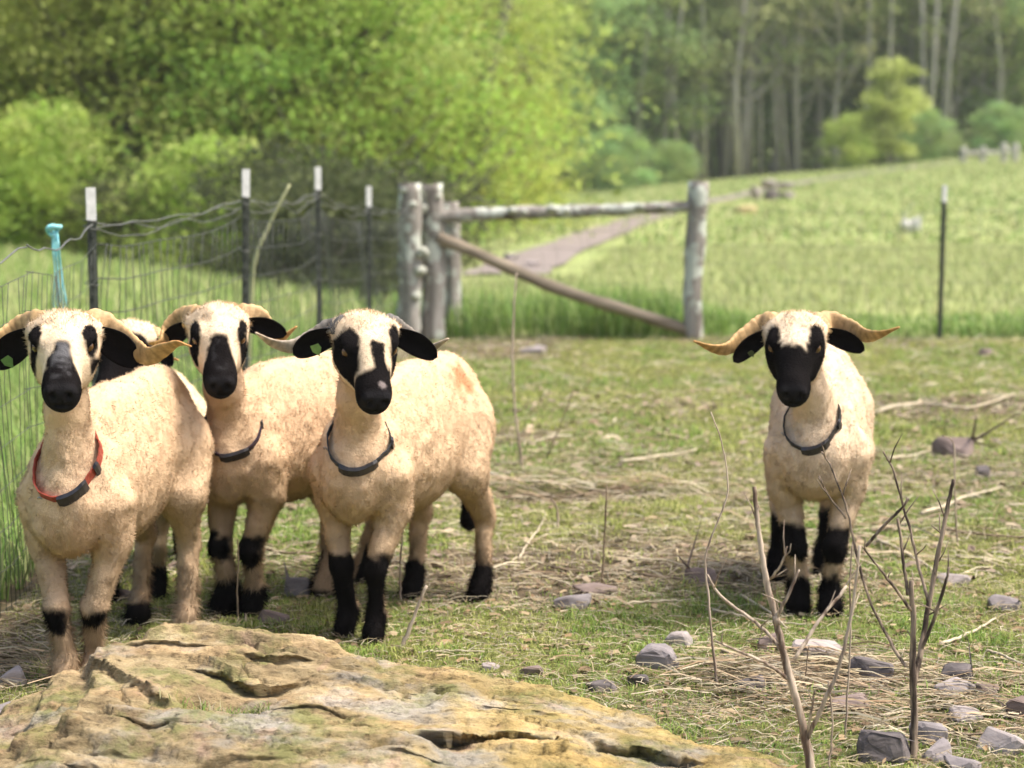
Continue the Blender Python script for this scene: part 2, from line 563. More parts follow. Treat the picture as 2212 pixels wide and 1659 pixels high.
# straw, broken stalks and leaf litter lying on the paddock
def litter(y0, y1, dens, L, W, zmax, cols=STRAW):
    x, y = scatter(-0.4 * y1, 0.4 * y1, y0, y1, dens, keep=lambda x, y: 1.0 - 0.35 * paddock_green(x, y))
    k = inside(x, y); x, y = x[k], y[k]
    n = len(x)
    ln = rng.uniform(L[0], L[1], n) * rng.uniform(0.4, 1, n)
    az = rng.normal(0, 1.0, n) + math.pi * rng.integers(0, 2, n)
    d = np.stack([np.cos(az), np.sin(az), rng.normal(0, 0.10, n)], 1)
    s = np.stack([-np.sin(az), np.cos(az), rng.normal(0, 0.5, n)], 1)
    s /= np.linalg.norm(s, axis=1, keepdims=True)
    s *= (rng.uniform(W[0], W[1], n) / 2)[:, None]
    s *= np.where(np.cross(d, s) @ np.array([0, -0.3, 1.0]) < 0, 1.0, -1.0)[:, None]
    c0 = np.stack([x, y, terrain(x, y) + rng.uniform(0.003, zmax, n)], 1)
    bend = np.stack([-np.sin(az), np.cos(az), np.zeros(n)], 1) * (rng.normal(0, 0.09, n) * ln)[:, None]
    a, b, m = c0 - d * ln[:, None] / 2, c0 + d * ln[:, None] / 2, c0 + bend + np.array([0, 0, 1]) * (ln * 0.08)[:, None]
    V = np.stack([a - s, a + s, m + s, m - s, b + s, b - s], 1).reshape(-1, 3)
    kk = np.arange(n) * 6
    Q = np.concatenate([np.stack([kk, kk + 1, kk + 2, kk + 3], 1), np.stack([kk + 3, kk + 2, kk + 4, kk + 5], 1)])
    C = np.repeat(pick(cols, n), 6, 0)
    nr = np.tile(np.array([0, -0.35, 0.94]), (n * 6, 1)) + np.repeat(rng.normal(0, 0.25, (n, 3)), 6, 0)
    acc.append((V, Q, np.zeros((0, 3), int), C, nr / np.linalg.norm(nr, axis=1, keepdims=True)))
litter(3.3, 6.4, 3000, (0.02, 0.11), (0.0010, 0.0028), 0.024)
litter(6.4, 9.5, 1100, (0.03, 0.17), (0.002, 0.005), 0.026)
litter(9.5, 15.6, 160, (0.05, 0.25), (0.004, 0.009), 0.03)
litter(3.3, 6.4, 420, (0.015, 0.045), (0.008, 0.02), 0.012, [(0.30, 0.20, 0.11), (0.42, 0.33, 0.2), (0.22, 0.15, 0.09)])
litter(6.4, 12, 130, (0.02, 0.07), (0.012, 0.03), 0.014, [(0.32, 0.23, 0.15), (0.45, 0.36, 0.25), (0.25, 0.19, 0.15)])
def thatch(cx, cy, sx, sy, n, L, W, cols):
    x = rng.normal(cx, sx, n); y = rng.normal(cy, sy, n)
    az = rng.normal(-0.35, 0.45, n) + math.pi * rng.integers(0, 2, n)
    ln = rng.uniform(L[0], L[1], n)
    d = np.stack([np.cos(az), np.sin(az), rng.normal(0, 0.08, n)], 1)
    s = np.stack([-np.sin(az), np.cos(az), rng.normal(0, 0.4, n)], 1)
    s *= (rng.uniform(W[0], W[1], n) / 2)[:, None]
    s *= np.where(np.cross(d, s) @ np.array([0, -0.3, 1.0]) < 0, 1.0, -1.0)[:, None]
    c0 = np.stack([x, y, terrain(x, y) + rng.uniform(0.003, 0.035, n)], 1)
    a, b, m = c0 - d * ln[:, None] / 2, c0 + d * ln[:, None] / 2, c0 + np.array([0, 0, 1]) * (ln * 0.07)[:, None]
    V = np.stack([a - s, a + s, m + s, m - s, b + s, b - s], 1).reshape(-1, 3)
    kk = np.arange(n) * 6
    Q = np.concatenate([np.stack([kk, kk + 1, kk + 2, kk + 3], 1), np.stack([kk + 3, kk + 2, kk + 4, kk + 5], 1)])
    nr = np.tile(np.array([0, -0.35, 0.94]), (n * 6, 1)) + np.repeat(rng.normal(0, 0.35, (n, 3)), 6, 0)
    acc.append((V, Q, np.zeros((0, 3), int), np.repeat(pick(cols, n), 6, 0), nr / np.linalg.norm(nr, axis=1, keepdims=True)))
DRY = STRAW + [(0.30, 0.20, 0.12), (0.22, 0.15, 0.09), (0.46, 0.34, 0.22)]
thatch(0.80, 5.20, 0.22, 0.12, 560, (0.06, 0.24), (0.0015, 0.005), DRY)
thatch(1.02, 4.85, 0.22, 0.12, 420, (0.05, 0.20), (0.0015, 0.0045), DRY)
thatch(0.25, 8.25, 0.38, 0.14, 260, (0.08, 0.35), (0.002, 0.006), DRY)
thatch(0.5, 6.6, 0.6, 0.25, 260, (0.06, 0.25), (0.0015, 0.0045), DRY)
thatch(-1.45, 5.35, 0.10, 0.25, 500, (0.04, 0.18), (0.0012, 0.004), DRY)
thatch(1.5, 7.2, 0.5, 0.35, 220, (0.08, 0.3), (0.002, 0.005), DRY)
flush('straw_litter', 'dry straw and broken stalks scattered over the paddock ground', m_straw, cat='straw')

# ------------------------------------------------------------------ the rock outcrop in front
RIDGE_PX = [(-160, 1600), (0, 1528), (80, 1478), (165, 1425), (255, 1370), (350, 1346), (430, 1343), (520, 1351), (640, 1363), (740, 1383),
            (830, 1402), (980, 1428), (1060, 1462), (1180, 1482), (1300, 1520), (1420, 1548), (1500, 1578), (1600, 1598), (1690, 1628), (1750, 1660), (1810, 1700)]
RIDGE_D = np.interp([p[0] for p in RIDGE_PX], [-160, 0, 430, 1000, 1400, 1800], [4.62, 4.74, 4.93, 4.83, 4.62, 4.36])
ridge = np.array([at(u, v, d) for (u, v), d in zip(RIDGE_PX, RIDGE_D)])
RX = np.arange(-1.62, 0.86, 0.0058)
RY = np.arange(3.55, 5.18, 0.0058)
rx_, ry_ = np.meshgrid(RX, RY)
rid_y = np.interp(rx_, ridge[:, 0], ridge[:, 1])
rid_z = np.interp(rx_, ridge[:, 0], ridge[:, 2])
rid_y = rid_y + (fbm(rx_ * 5, rx_ * 0 + 2, octaves=4, seed=91) - 0.5) * 0.05
t = (rid_y - ry_)                              # distance in front of the ridge
front = np.clip(t / 1.12, 0, 1)
zb = np.where(t >= 0, rid_z - (rid_z + 0.05) * (0.30 * front + 0.70 * front ** 2.4), rid_z + 1.0 * t - 5.0 * t * t)
edge = sstep(0.86, 0.60, rx_) * sstep(-1.62, -1.45, rx_)
zb = np.where(edge < 1, zb * edge - 0.06 * (1 - edge), zb)
# broad lumps, then bedding: thin tilted beds that break off in sharp, ragged risers
zb = zb + (fbm(rx_ * 1.6, ry_ * 2.6, octaves=3, seed=101) - 0.5) * 0.075 * sstep(0.0, 0.22, t) + (fbm(rx_ * 7, ry_ * 9, octaves=3, seed=104) - 0.5) * 0.016
warp = fbm(rx_ * 1.3, ry_ * 4.2, octaves=5, seed=111, gain=0.55)
rag = fbm(rx_ * 16, ry_ * 22, octaves=4, seed=112, gain=0.6) - 0.5
def beds(z, thick, tilt, wamp, ragamp, sharp, strength):
    st = (z + tilt * rx_ + wamp * warp + ragamp * rag) / thick
    f = st - np.floor(st)
    riser = np.clip((f - (1 - sharp)) / sharp, 0, 1)
    return z + strength * thick * (riser - f)
amt = sstep(0.32, 0.62, fbm(rx_ * 1.5 + 7, ry_ * 2.2, octaves=3, seed=113))
zb = beds(zb, 0.062, 0.07, 0.10, 0.006, 0.10, 0.50 * amt)
zb = beds(zb, 0.024, 0.11, 0.06, 0.004, 0.15, 0.45 * sstep(0.35, 0.65, fbm(rx_ * 2.6, ry_ * 3.6 + 4, octaves=3, seed=114)))
zb = beds(zb, 0.0095, 0.14, 0.05, 0.003, 0.3, 0.5 * sstep(0.4, 0.6, fbm(rx_ * 5, ry_ * 6 + 2, octaves=2, seed=115)))
def plates(cx, cy, amp, tilt, seed, wv):
    """Angular broken plates: every cell lies a little higher or lower and is tilted; returns height and a tint per cell."""
    wx = (rx_ + wv * (fbm(rx_ * 6, ry_ * 6, octaves=3, seed=seed + 1) - 0.5) + 0.35 * ry_ * 0.4) / cx
    wy = (ry_ + wv * 0.6 * (fbm(rx_ * 6, ry_ * 6, octaves=3, seed=seed + 2) - 0.5) + 0.10 * rx_) / cy
    ix, iy = np.floor(wx), np.floor(wy)
    best = np.full(rx_.shape, 9.0); hh = np.zeros(rx_.shape); tt_ = np.zeros(rx_.shape)
    z0_ = np.zeros_like(ix)
    for dx in (-1, 0, 1):
        for dy in (-1, 0, 1):
            jx, jy = ix + dx, iy + dy
            px = jx + _hash(jx, jy, z0_, seed); py = jy + _hash(jx, jy, z0_, seed + 3)
            dd = (wx - px) ** 2 + (wy - py) ** 2
            m = dd < best
            best = np.where(m, dd, best)
            h1, h2, h3 = (_hash(jx, jy, z0_, seed + k_) for k_ in (5, 7, 11))
            hh = np.where(m, (h1 - 0.5) * amp + (wx - px) * cx * (h2 - 0.5) * tilt + (wy - py) * cy * (h3 - 0.35) * tilt * 1.6, hh)
            tt_ = np.where(m, h2, tt_)
    return hh, tt_
fade = sstep(-0.02, 0.10, t)
ph1, tint1 = plates(0.75, 0.17, 0.026, 0.14, 301, 0.20)
ph2, tint2 = plates(0.42, 0.050, 0.007, 0.12, 331, 0.10)
ph3, tint3 = plates(0.07, 0.022, 0.0022, 0.18, 361, 0.04)
zb = zb + ph2 * (0.25 + 0.75 * fade) + ph3
def cracks(fx_, fy_, w, depth, seed):
    n = fbm(rx_ * fx_ + 0.5 * warp, ry_ * fy_ + 0.6 * warp, octaves=4, seed=seed)
    m = sstep(0.45, 0.62, fbm(rx_ * 3, ry_ * 3, octaves=2, seed=seed + 1))
    return -depth * np.exp(-((n - 0.5) / w) ** 2) * m
zb = zb + cracks(2.2, 8.5, 0.010, 0.022, 401) + cracks(4.5, 14, 0.012, 0.012, 411)
zb = zb + (fbm(rx_ * 30, ry_ * 60, octaves=4, seed=131, gain=0.6) - 0.5) * 0.008 + (fbm(rx_ * 110, ry_ * 110, octaves=2, seed=133) - 0.5) * 0.004

def on_rock(u, v):
    """The world (x, y) of the rock surface seen at (u, v)."""
    qx, qz = ray(u, v)
    d = np.arange(3.6, 5.15, 0.01)
    zx = np.interp(qx * d, ridge[:, 0], ridge[:, 2]); yx = np.interp(qx * d, ridge[:, 0], ridge[:, 1])
    f = np.clip((yx - d) / 1.12, 0, 1)
    s = zx - (zx + 0.05) * (0.30 * f + 0.70 * f ** 2.4)
    k = np.argmax(CAMH + qz * d < s)
    return qx * d[k], d[k]

def dist_poly(pts):
    best = np.full(rx_.shape, 9.0); side = np.zeros(rx_.shape)
    for (x0, y0), (x1, y1) in zip(pts[:-1], pts[1:]):
        ex, ey = x1 - x0, y1 - y0
        h = np.clip(((rx_ - x0) * ex + (ry_ - y0) * ey) / (ex * ex + ey * ey), 0, 1)
        dx, dy = rx_ - x0 - h * ex, ry_ - y0 - h * ey
        dd = np.hypot(dx, dy)
        m = dd < best
        best = np.where(m, dd, best); side = np.where(m, dy, side)
    return best, side

wob = (fbm(rx_ * 14, ry_ * 14, octaves=3, seed=141) - 0.5) * 0.03
lipm = np.zeros(zb.shape, bool)
ysh = np.zeros_like(zb)                           # how far each point is drawn back under a ledge
def ledge(px, under, drop, step=0.0, seed=0):
    """A bedding plane that has weathered back: the rock in front of the line drops and runs in under the lip."""
    global zb, ysh, lipm
    p = np.array([on_rock(u, v) for u, v in px])
    p = p[np.argsort(p[:, 0])]
    yl = np.interp(rx_, p[:, 0], p[:, 1]) + (fbm(rx_ * 9, rx_ * 0 + seed, octaves=3, seed=seed, gain=0.5) - 0.5) * 0.05
    x0, x1 = p[0, 0], p[-1, 0]
    ends = sstep(x0 - 0.02, x0 + 0.06, rx_) * sstep(x1 + 0.02, x1 - 0.06, rx_)
    ends = ends * (0.55 + 0.9 * (fbm(rx_ * 6, rx_ * 0 + 3, octaves=3, seed=seed + 1) - 0.2))
    s_ = ry_ - yl
    lipm |= (np.abs(s_) < 0.014) & (ends > 0.05)
    fr_ = np.where(s_ < 0, np.exp(s_ / 0.030), 0.0) * ends
    zb = zb - drop * fr_
    ysh = ysh + under * fr_
    lip = np.where((s_ >= 0) & (s_ < 0.03), 1 - s_ / 0.03, 0.0) * ends
    ysh = ysh - 0.012 * lip
    zb = zb + 0.004 * lip
    if step:
        zb = zb - step * np.where(s_ < 0, np.exp(-(s_ / 0.20) ** 2), 0.0) * ends
ledge([(160, 1420), (260, 1438), (325, 1478), (385, 1503)], 0.0360, 0.0184, 0.0160, 1)
ledge([(405, 1408), (475, 1418), (530, 1433), (590, 1436), (680, 1430)], 0.0504, 0.0233, 0.0176, 2)
ledge([(485, 1376), (530, 1390), (600, 1400), (690, 1399)], 0.0216, 0.0081, 0.0096, 3)
ledge([(705, 1410), (760, 1405)], 0.0259, 0.0129, 0.0000, 4)
ledge([(265, 1374), (360, 1366), (460, 1374)], 0.0173, 0.0052, 0.0064, 5)
ledge([(905, 1590), (1000, 1598), (1090, 1592), (1180, 1600), (1215, 1625)], 0.1008, 0.0459, 0.0240, 6)
ledge([(1245, 1582), (1298, 1612), (1340, 1621), (1406, 1624), (1450, 1644), (1520, 1653)], 0.0576, 0.0275, 0.0240, 7)
ledge([(15, 1560), (70, 1545), (115, 1520)], 0.0144, 0.0061, 0.0080, 8)
ledge([(750, 1556), (840, 1578), (915, 1598)], 0.0096, 0.0037, 0.0000, 9)
ledge([(610, 1630), (650, 1590), (700, 1552)], 0.0096, 0.0061, 0.0000, 10)
ledge([(110, 1600), (200, 1612), (310, 1606)], 0.0096, 0.0037, 0.0064, 11)
ledge([(370, 1640), (520, 1646), (610, 1638)], 0.0120, 0.0045, 0.0080, 12)
ledge([(790, 1450), (900, 1470), (1000, 1478)], 0.0072, 0.0020, 0.0032, 13)
ledge([(1010, 1510), (1120, 1530), (1220, 1545)], 0.0072, 0.0024, 0.0000, 14)
ledge([(560, 1500), (680, 1512), (790, 1530)], 0.0096, 0.0031, 0.0048, 15)
ledge([(180, 1530), (300, 1545), (420, 1548)], 0.0096, 0.0033, 0.0048, 16)
ledge([(1330, 1560), (1430, 1590), (1540, 1610)], 0.0072, 0.0024, 0.0000, 17)
ledge([(40, 1640), (140, 1650), (240, 1645)], 0.0096, 0.0037, 0.0000, 18)
ledge([(820, 1630), (900, 1645), (980, 1650)], 0.0096, 0.0037, 0.0000, 19)
px_, py_ = on_rock(480, 1486)                    # the grassy pocket
zb = zb - 0.055 * np.exp(-(((rx_ - px_) / 0.12) ** 2 + ((ry_ - py_) / 0.055) ** 2) ** 1.5)

def blur_x(a, w):
    c_ = np.cumsum(np.pad(a, ((0, 0), (w + 1, w)), mode='edge'), axis=1)
    return (c_[:, 2 * w + 1:] - c_[:, :-(2 * w + 1)]) / (2 * w + 1)
zb = np.where(lipm, 0.25 * zb + 0.75 * blur_x(zb, 5), zb)
ysh = blur_x(ysh, 2)
rv = np.stack([rx_.ravel(), ry_.ravel(), zb.ravel()], 1)
# push the steep faces sideways so that ledges overhang a little
gyz, gxz = np.gradient(zb, 0.0058)
steep = np.where(lipm, 0.0, np.clip(np.hypot(gxz, gyz) - 0.5, 0, 2.0)).ravel()
rv[:, 1] += ysh.ravel()
rv[:, 1] += -0.004 * steep * (fbm(rv[:, 0] * 20, rv[:, 2] * 60, octaves=3, seed=151) - 0.2)
nrx, nry = len(RX), len(RY)
i0 = (np.arange(nry - 1)[:, None] * nrx + np.arange(nrx - 1)[None, :]).ravel()
rf = np.stack([i0, i0 + 1, i0 + nrx + 1, i0 + nrx], 1)
keepf = (zb.ravel()[rf].max(1) > -0.09)
rf = rf[keepf]

m_rock, nt, b = new_mat('weathered_tan_rock')
tc = N(nt, 'ShaderNodeTexCoord')
n1 = noise_node(nt, 2.3, 6, 0.62)
n2 = noise_node(nt, 6.5, 6, 0.65, stretch=(1.0, 1.4, 3.5))
n3 = noise_node(nt, 34, 6, 0.7, stretch=(1.0, 1.2, 2.2))
n4 = noise_node(nt, 150, 4, 0.7)
c = ramp(nt, n2.outputs['Fac'], [(0.28, (0.13, 0.09, 0.05)), (0.42, (0.29, 0.215, 0.115)), (0.55, (0.40, 0.305, 0.165)), (0.72, (0.50, 0.41, 0.26))]).outputs['Color']
sep = N(nt, 'ShaderNodeSeparateXYZ'); nt.links.new(tc.outputs['Object'], sep.inputs[0])
ochre_f = N(nt, 'ShaderNodeMapRange'); ochre_f.inputs['From Min'].default_value = -0.5; ochre_f.inputs['From Max'].default_value = 0.4
nt.links.new(sep.outputs['X'], ochre_f.inputs['Value'])
om = N(nt, 'ShaderNodeMath', operation='MULTIPLY'); nt.links.new(ochre_f.outputs['Result'], om.inputs[0])
o_r = ramp(nt, n1.outputs['Fac'], [(0.32, (0, 0, 0)), (0.62, (1, 1, 1))]); nt.links.new(o_r.outputs['Color'], om.inputs[1])
om2 = N(nt, 'ShaderNodeMath', operation='MULTIPLY'); om2.inputs[1].default_value = 0.85; nt.links.new(om.outputs[0], om2.inputs[0])
c = mixc(nt, om2.outputs[0], c, (0.52, 0.38, 0.10))
nl = noise_node(nt, 3.1, 5, 0.6, stretch=(1.0, 1.6, 1.0))
nl_r = ramp(nt, nl.outputs['Fac'], [(0.50, (0, 0, 0)), (0.62, (0.75, 0.75, 0.75))])
c = mixc(nt, nl_r.outputs['Color'], c, (0.36, 0.34, 0.30))
nm = noise_node(nt, 4.4, 6, 0.68)
nm_r = ramp(nt, nm.outputs['Fac'], [(0.50, (0, 0, 0)), (0.62, (0.8, 0.8, 0.8))])
c = mixc(nt, nm_r.outputs['Color'], c, (0.20, 0.205, 0.07))
np2 = noise_node(nt, 5.2, 5, 0.6, stretch=(1.3, 1.0, 1.0))
np_r = ramp(nt, np2.outputs['Fac'], [(0.60, (0, 0, 0)), (0.70, (0.6, 0.6, 0.6))])
c = mixc(nt, np_r.outputs['Color'], c, (0.47, 0.30, 0.22))
g_r = ramp(nt, n3.outputs['Fac'], [(0.30, (0.22, 0.20, 0.18)), (0.45, (0.92, 0.92, 0.92)), (0.75, (1.3, 1.3, 1.3))])
c = mixc(nt, 1.0, c, g_r.outputs['Color'], 'MULTIPLY')
ta = N(nt, 'ShaderNodeAttribute', attribute_name='Col')
c = mixc(nt, 1.0, c, ta.outputs['Color'], 'MULTIPLY')
nt.links.new(c, b.inputs['Base Color'])
set_spec(b, 0.9, 0.2)
b1 = bump(nt, None, n3.outputs['Fac'], 1.0, 0.016)
bump(nt, b, n4.outputs['Fac'], 0.6, 0.004, prev=b1)
tint = (0.88 + 0.18 * tint1.ravel() + 0.20 * (tint2.ravel() - 0.5))[:, None] * np.ones(3)
pink = sstep(0.55, 0.9, tint2.ravel())[:, None] * 0.4
tint = tint * (1 - pink) + tint * np.array([1.05, 0.90, 0.86]) * pink
o = obj('rock_outcrop', np_mesh('rock_outcrop', rv, rf, tint), m_rock)
tag(o, 'long low tan layered rock slab lying across the foreground in front of the sheep', 'rock')

# moss and grass tuft growing in the pocket of the rock
def rock_z(x, y):
    i = np.clip(((np.asarray(y) - RY[0]) / 0.0058).astype(int), 0, nry - 1)
    j = np.clip(((np.asarray(x) - RX[0]) / 0.0058).astype(int), 0, nrx - 1)
    return zb[i, j]
nn_ = 420
x = px_ + rng.normal(0, 0.045, nn_); y = py_ + rng.normal(-0.002, 0.016, nn_)
x[:170] = px_ + 0.07 + rng.normal(0, 0.018, 170); y[:170] = py_ - 0.005 + rng.normal(0, 0.012, 170)
P = np.stack([x, y, rock_z(x, y) - 0.004], 1)
cc = pick(GREEN + STRAW[:3], nn_)
acc.append(blades(P, rng.uniform(0.015, 0.05, nn_), rng.uniform(0.002, 0.004, nn_), rng.uniform(0, 6.28, nn_), rng.uniform(0.3, 0.95, nn_), cc * 0.8, cc))
flush('moss_tuft', 'small tuft of grass and straw rooted in the hollow of the tan rock', m_grass)

# ------------------------------------------------------------------ sheep
def smin(a, b, k):
    h = np.clip(0.5 + 0.5 * (b - a) / k, 0, 1)
    return b + (a - b) * h - k * h * (1 - h)

class Prim:
    def __init__(self, kind, k=0.03, sub=False, **kw):
        self.kind, self.k, self.sub = kind, k, sub
        self.__dict__.update(kw)
        if kind == 'cone':
            self.a, self.b = np.asarray(self.a, float), np.asarray(self.b, float)
            r = max(self.ra, self.rb)
            self.lo, self.hi = np.minimum(self.a, self.b) - r, np.maximum(self.a, self.b) + r
        else:
            self.c, self.r = np.asarray(self.c, float), np.asarray(self.r, float)
            self.M = np.eye(3) if getattr(self, 'M', None) is None else self.M   # rows: axes
            e = np.sqrt(((self.M * self.r[:, None]) ** 2).sum(0))
            self.lo, self.hi = self.c - e, self.c + e
    def d(self, P):
        if self.kind == 'cone':
            ba = self.b - self.a
            q = P - self.a
            h = np.clip((q @ ba) / (ba @ ba), 0, 1)
            v = q - h[..., None] * ba
            return np.sqrt((v * v).sum(-1)) - (self.ra + (self.rb - self.ra) * h)
        q = (P - self.c) @ self.M.T
        k0 = np.sqrt(((q / self.r) ** 2).sum(-1))
        k1 = np.sqrt(((q / self.r ** 2) ** 2).sum(-1)) + 1e-9
        return k0 * (k0 - 1) / k1

def surface(prims, h=0.0078, disp=None):
    pos = [p for p in prims if not p.sub]
    lo = np.min([p.lo for p in pos], 0) - 0.04
    hi = np.max([p.hi for p in pos], 0) + 0.04
    ax = [np.arange(lo[i], hi[i], h) for i in range(3)]
    D = np.full([len(a) for a in ax], 0.25, np.float64)
    for p in prims:
        pad = 0.05 + p.k
        s = []
        for i in range(3):
            i0 = max(0, int((p.lo[i] - pad - lo[i]) / h)); i1 = min(len(ax[i]), int((p.hi[i] + pad - lo[i]) / h) + 2)
            s.append(slice(i0, i1))
        G = np.stack(np.meshgrid(ax[0][s[0]], ax[1][s[1]], ax[2][s[2]], indexing='ij'), -1)
        d = p.d(G)
        s = tuple(s)
        D[s] = -smin(-D[s], d, p.k) if p.sub else smin(D[s], d, p.k)
    if disp is not None:
        I = np.argwhere(np.abs(D) < 0.03)
        P = lo + I * h
        D[I[:, 0], I[:, 1], I[:, 2]] += disp(P)
    # surface nets
    ins = D < 0
    nx, ny, nz = D.shape
    c = np.zeros((nx - 1, ny - 1, nz - 1), np.int8)
    for dx in (0, 1):
        for dy in (0, 1):
            for dz in (0, 1):
                c += ins[dx:nx - 1 + dx, dy:ny - 1 + dy, dz:nz - 1 + dz]
    act = (c > 0) & (c < 8)
    idx = np.full(act.shape, -1, np.int64)
    A = np.argwhere(act)
    idx[act] = np.arange(len(A))
    acc_ = np.zeros((len(A), 3)); cnt = np.zeros(len(A))
    corners = [(x, y, z) for x in (0, 1) for y in (0, 1) for z in (0, 1)]
    for a in corners:
        for ax_i in range(3):
            if a[ax_i] == 0:
                b_ = list(a); b_[ax_i] = 1
                da = D[A[:, 0] + a[0], A[:, 1] + a[1], A[:, 2] + a[2]]
                db = D[A[:, 0] + b_[0], A[:, 1] + b_[1], A[:, 2] + b_[2]]
                m = (da < 0) != (db < 0)
                t_ = np.where(m, da / np.where(m, da - db, 1), 0)
                pt = np.tile(np.array(a, float), (len(A), 1)); pt[:, ax_i] = t_
                acc_[m] += pt[m]; cnt[m] += 1
    V = lo + (A + acc_ / cnt[:, None]) * h
    F = []
    for ax_i in range(3):
        o1, o2 = [(1, 2), (2, 0), (0, 1)][ax_i]
        sl0 = [slice(None)] * 3; sl1 = [slice(None)] * 3
        sl0[ax_i] = slice(0, -1); sl1[ax_i] = slice(1, None)
        ch = ins[tuple(sl0)] != ins[tuple(sl1)]
        E = np.argwhere(ch)
        ok = (E[:, o1] > 0) & (E[:, o2] > 0) & (E[:, o1] < D.shape[o1] - 1) & (E[:, o2] < D.shape[o2] - 1)
        E = E[ok]
        def cell(d1, d2):
            q = E.copy(); q[:, o1] -= d1; q[:, o2] -= d2
            return idx[q[:, 0], q[:, 1], q[:, 2]]
        quad = np.stack([cell(1, 1), cell(0, 1), cell(0, 0), cell(1, 0)], 1)
        flip = ~ins[tuple(E.T)]
        quad[flip] = quad[flip][:, ::-1]
        F.append(quad)
    return V, np.concatenate(F)

def vert_normals(V, F):
    n = np.cross(V[F[:, 2]] - V[F[:, 0]], V[F[:, 3]] - V[F[:, 1]])
    out = np.zeros_like(V)
    for k in range(4):
        np.add.at(out, F[:, k], n)
    return out / (np.linalg.norm(out, axis=1, keepdims=True) + 1e-12)

def sdf_points(prims, P):
    D = np.full(len(P), 0.5)
    for p in prims:
        if not p.sub:
            D = smin(D, p.d(P), p.k)
    return D

WOOL = np.array([0.67, 0.475, 0.30])
BLACK = np.array([0.0065, 0.0055, 0.0055])
m_body = attr_mat('short_wool', noise_scale=26.0, noise_amt=0.10, rough=0.95, spec=0.03, bump_s=0.6, bump_scale=130.0, bump_d=0.006)
m_fleece = attr_mat('fleece_hair', noise_scale=40.0, noise_amt=0.10, rough=0.95, spec=0.02, translucent=0.15)
m_ear = attr_mat('ear_hair', noise_scale=60.0, noise_amt=0.3, rough=0.9, spec=0.06, bump_s=0.5, bump_scale=240.0, bump_d=0.003)
m_horn, nt, b = new_mat('ridged_horn')
a_ = N(nt, 'ShaderNodeAttribute', attribute_name='Col')
hz = noise_node(nt, 45, 5, 0.6, stretch=(1, 1, 1))
hr = ramp(nt, hz.outputs['Fac'], [(0.3, (0.62, 0.58, 0.52)), (0.7, (1.2, 1.2, 1.2))])
nt.links.new(mixc(nt, 1.0, a_.outputs['Color'], hr.outputs['Color'], 'MULTIPLY'), b.inputs['Base Color'])
set_spec(b, 0.62, 0.3)
bump(nt, b, hz.outputs['Fac'], 0.5, 0.003)
m_eye, nt, b = new_mat('eye_wet')
b.inputs['Base Color'].default_value = (0.11, 0.055, 0.018, 1); set_spec(b, 0.06, 0.7)

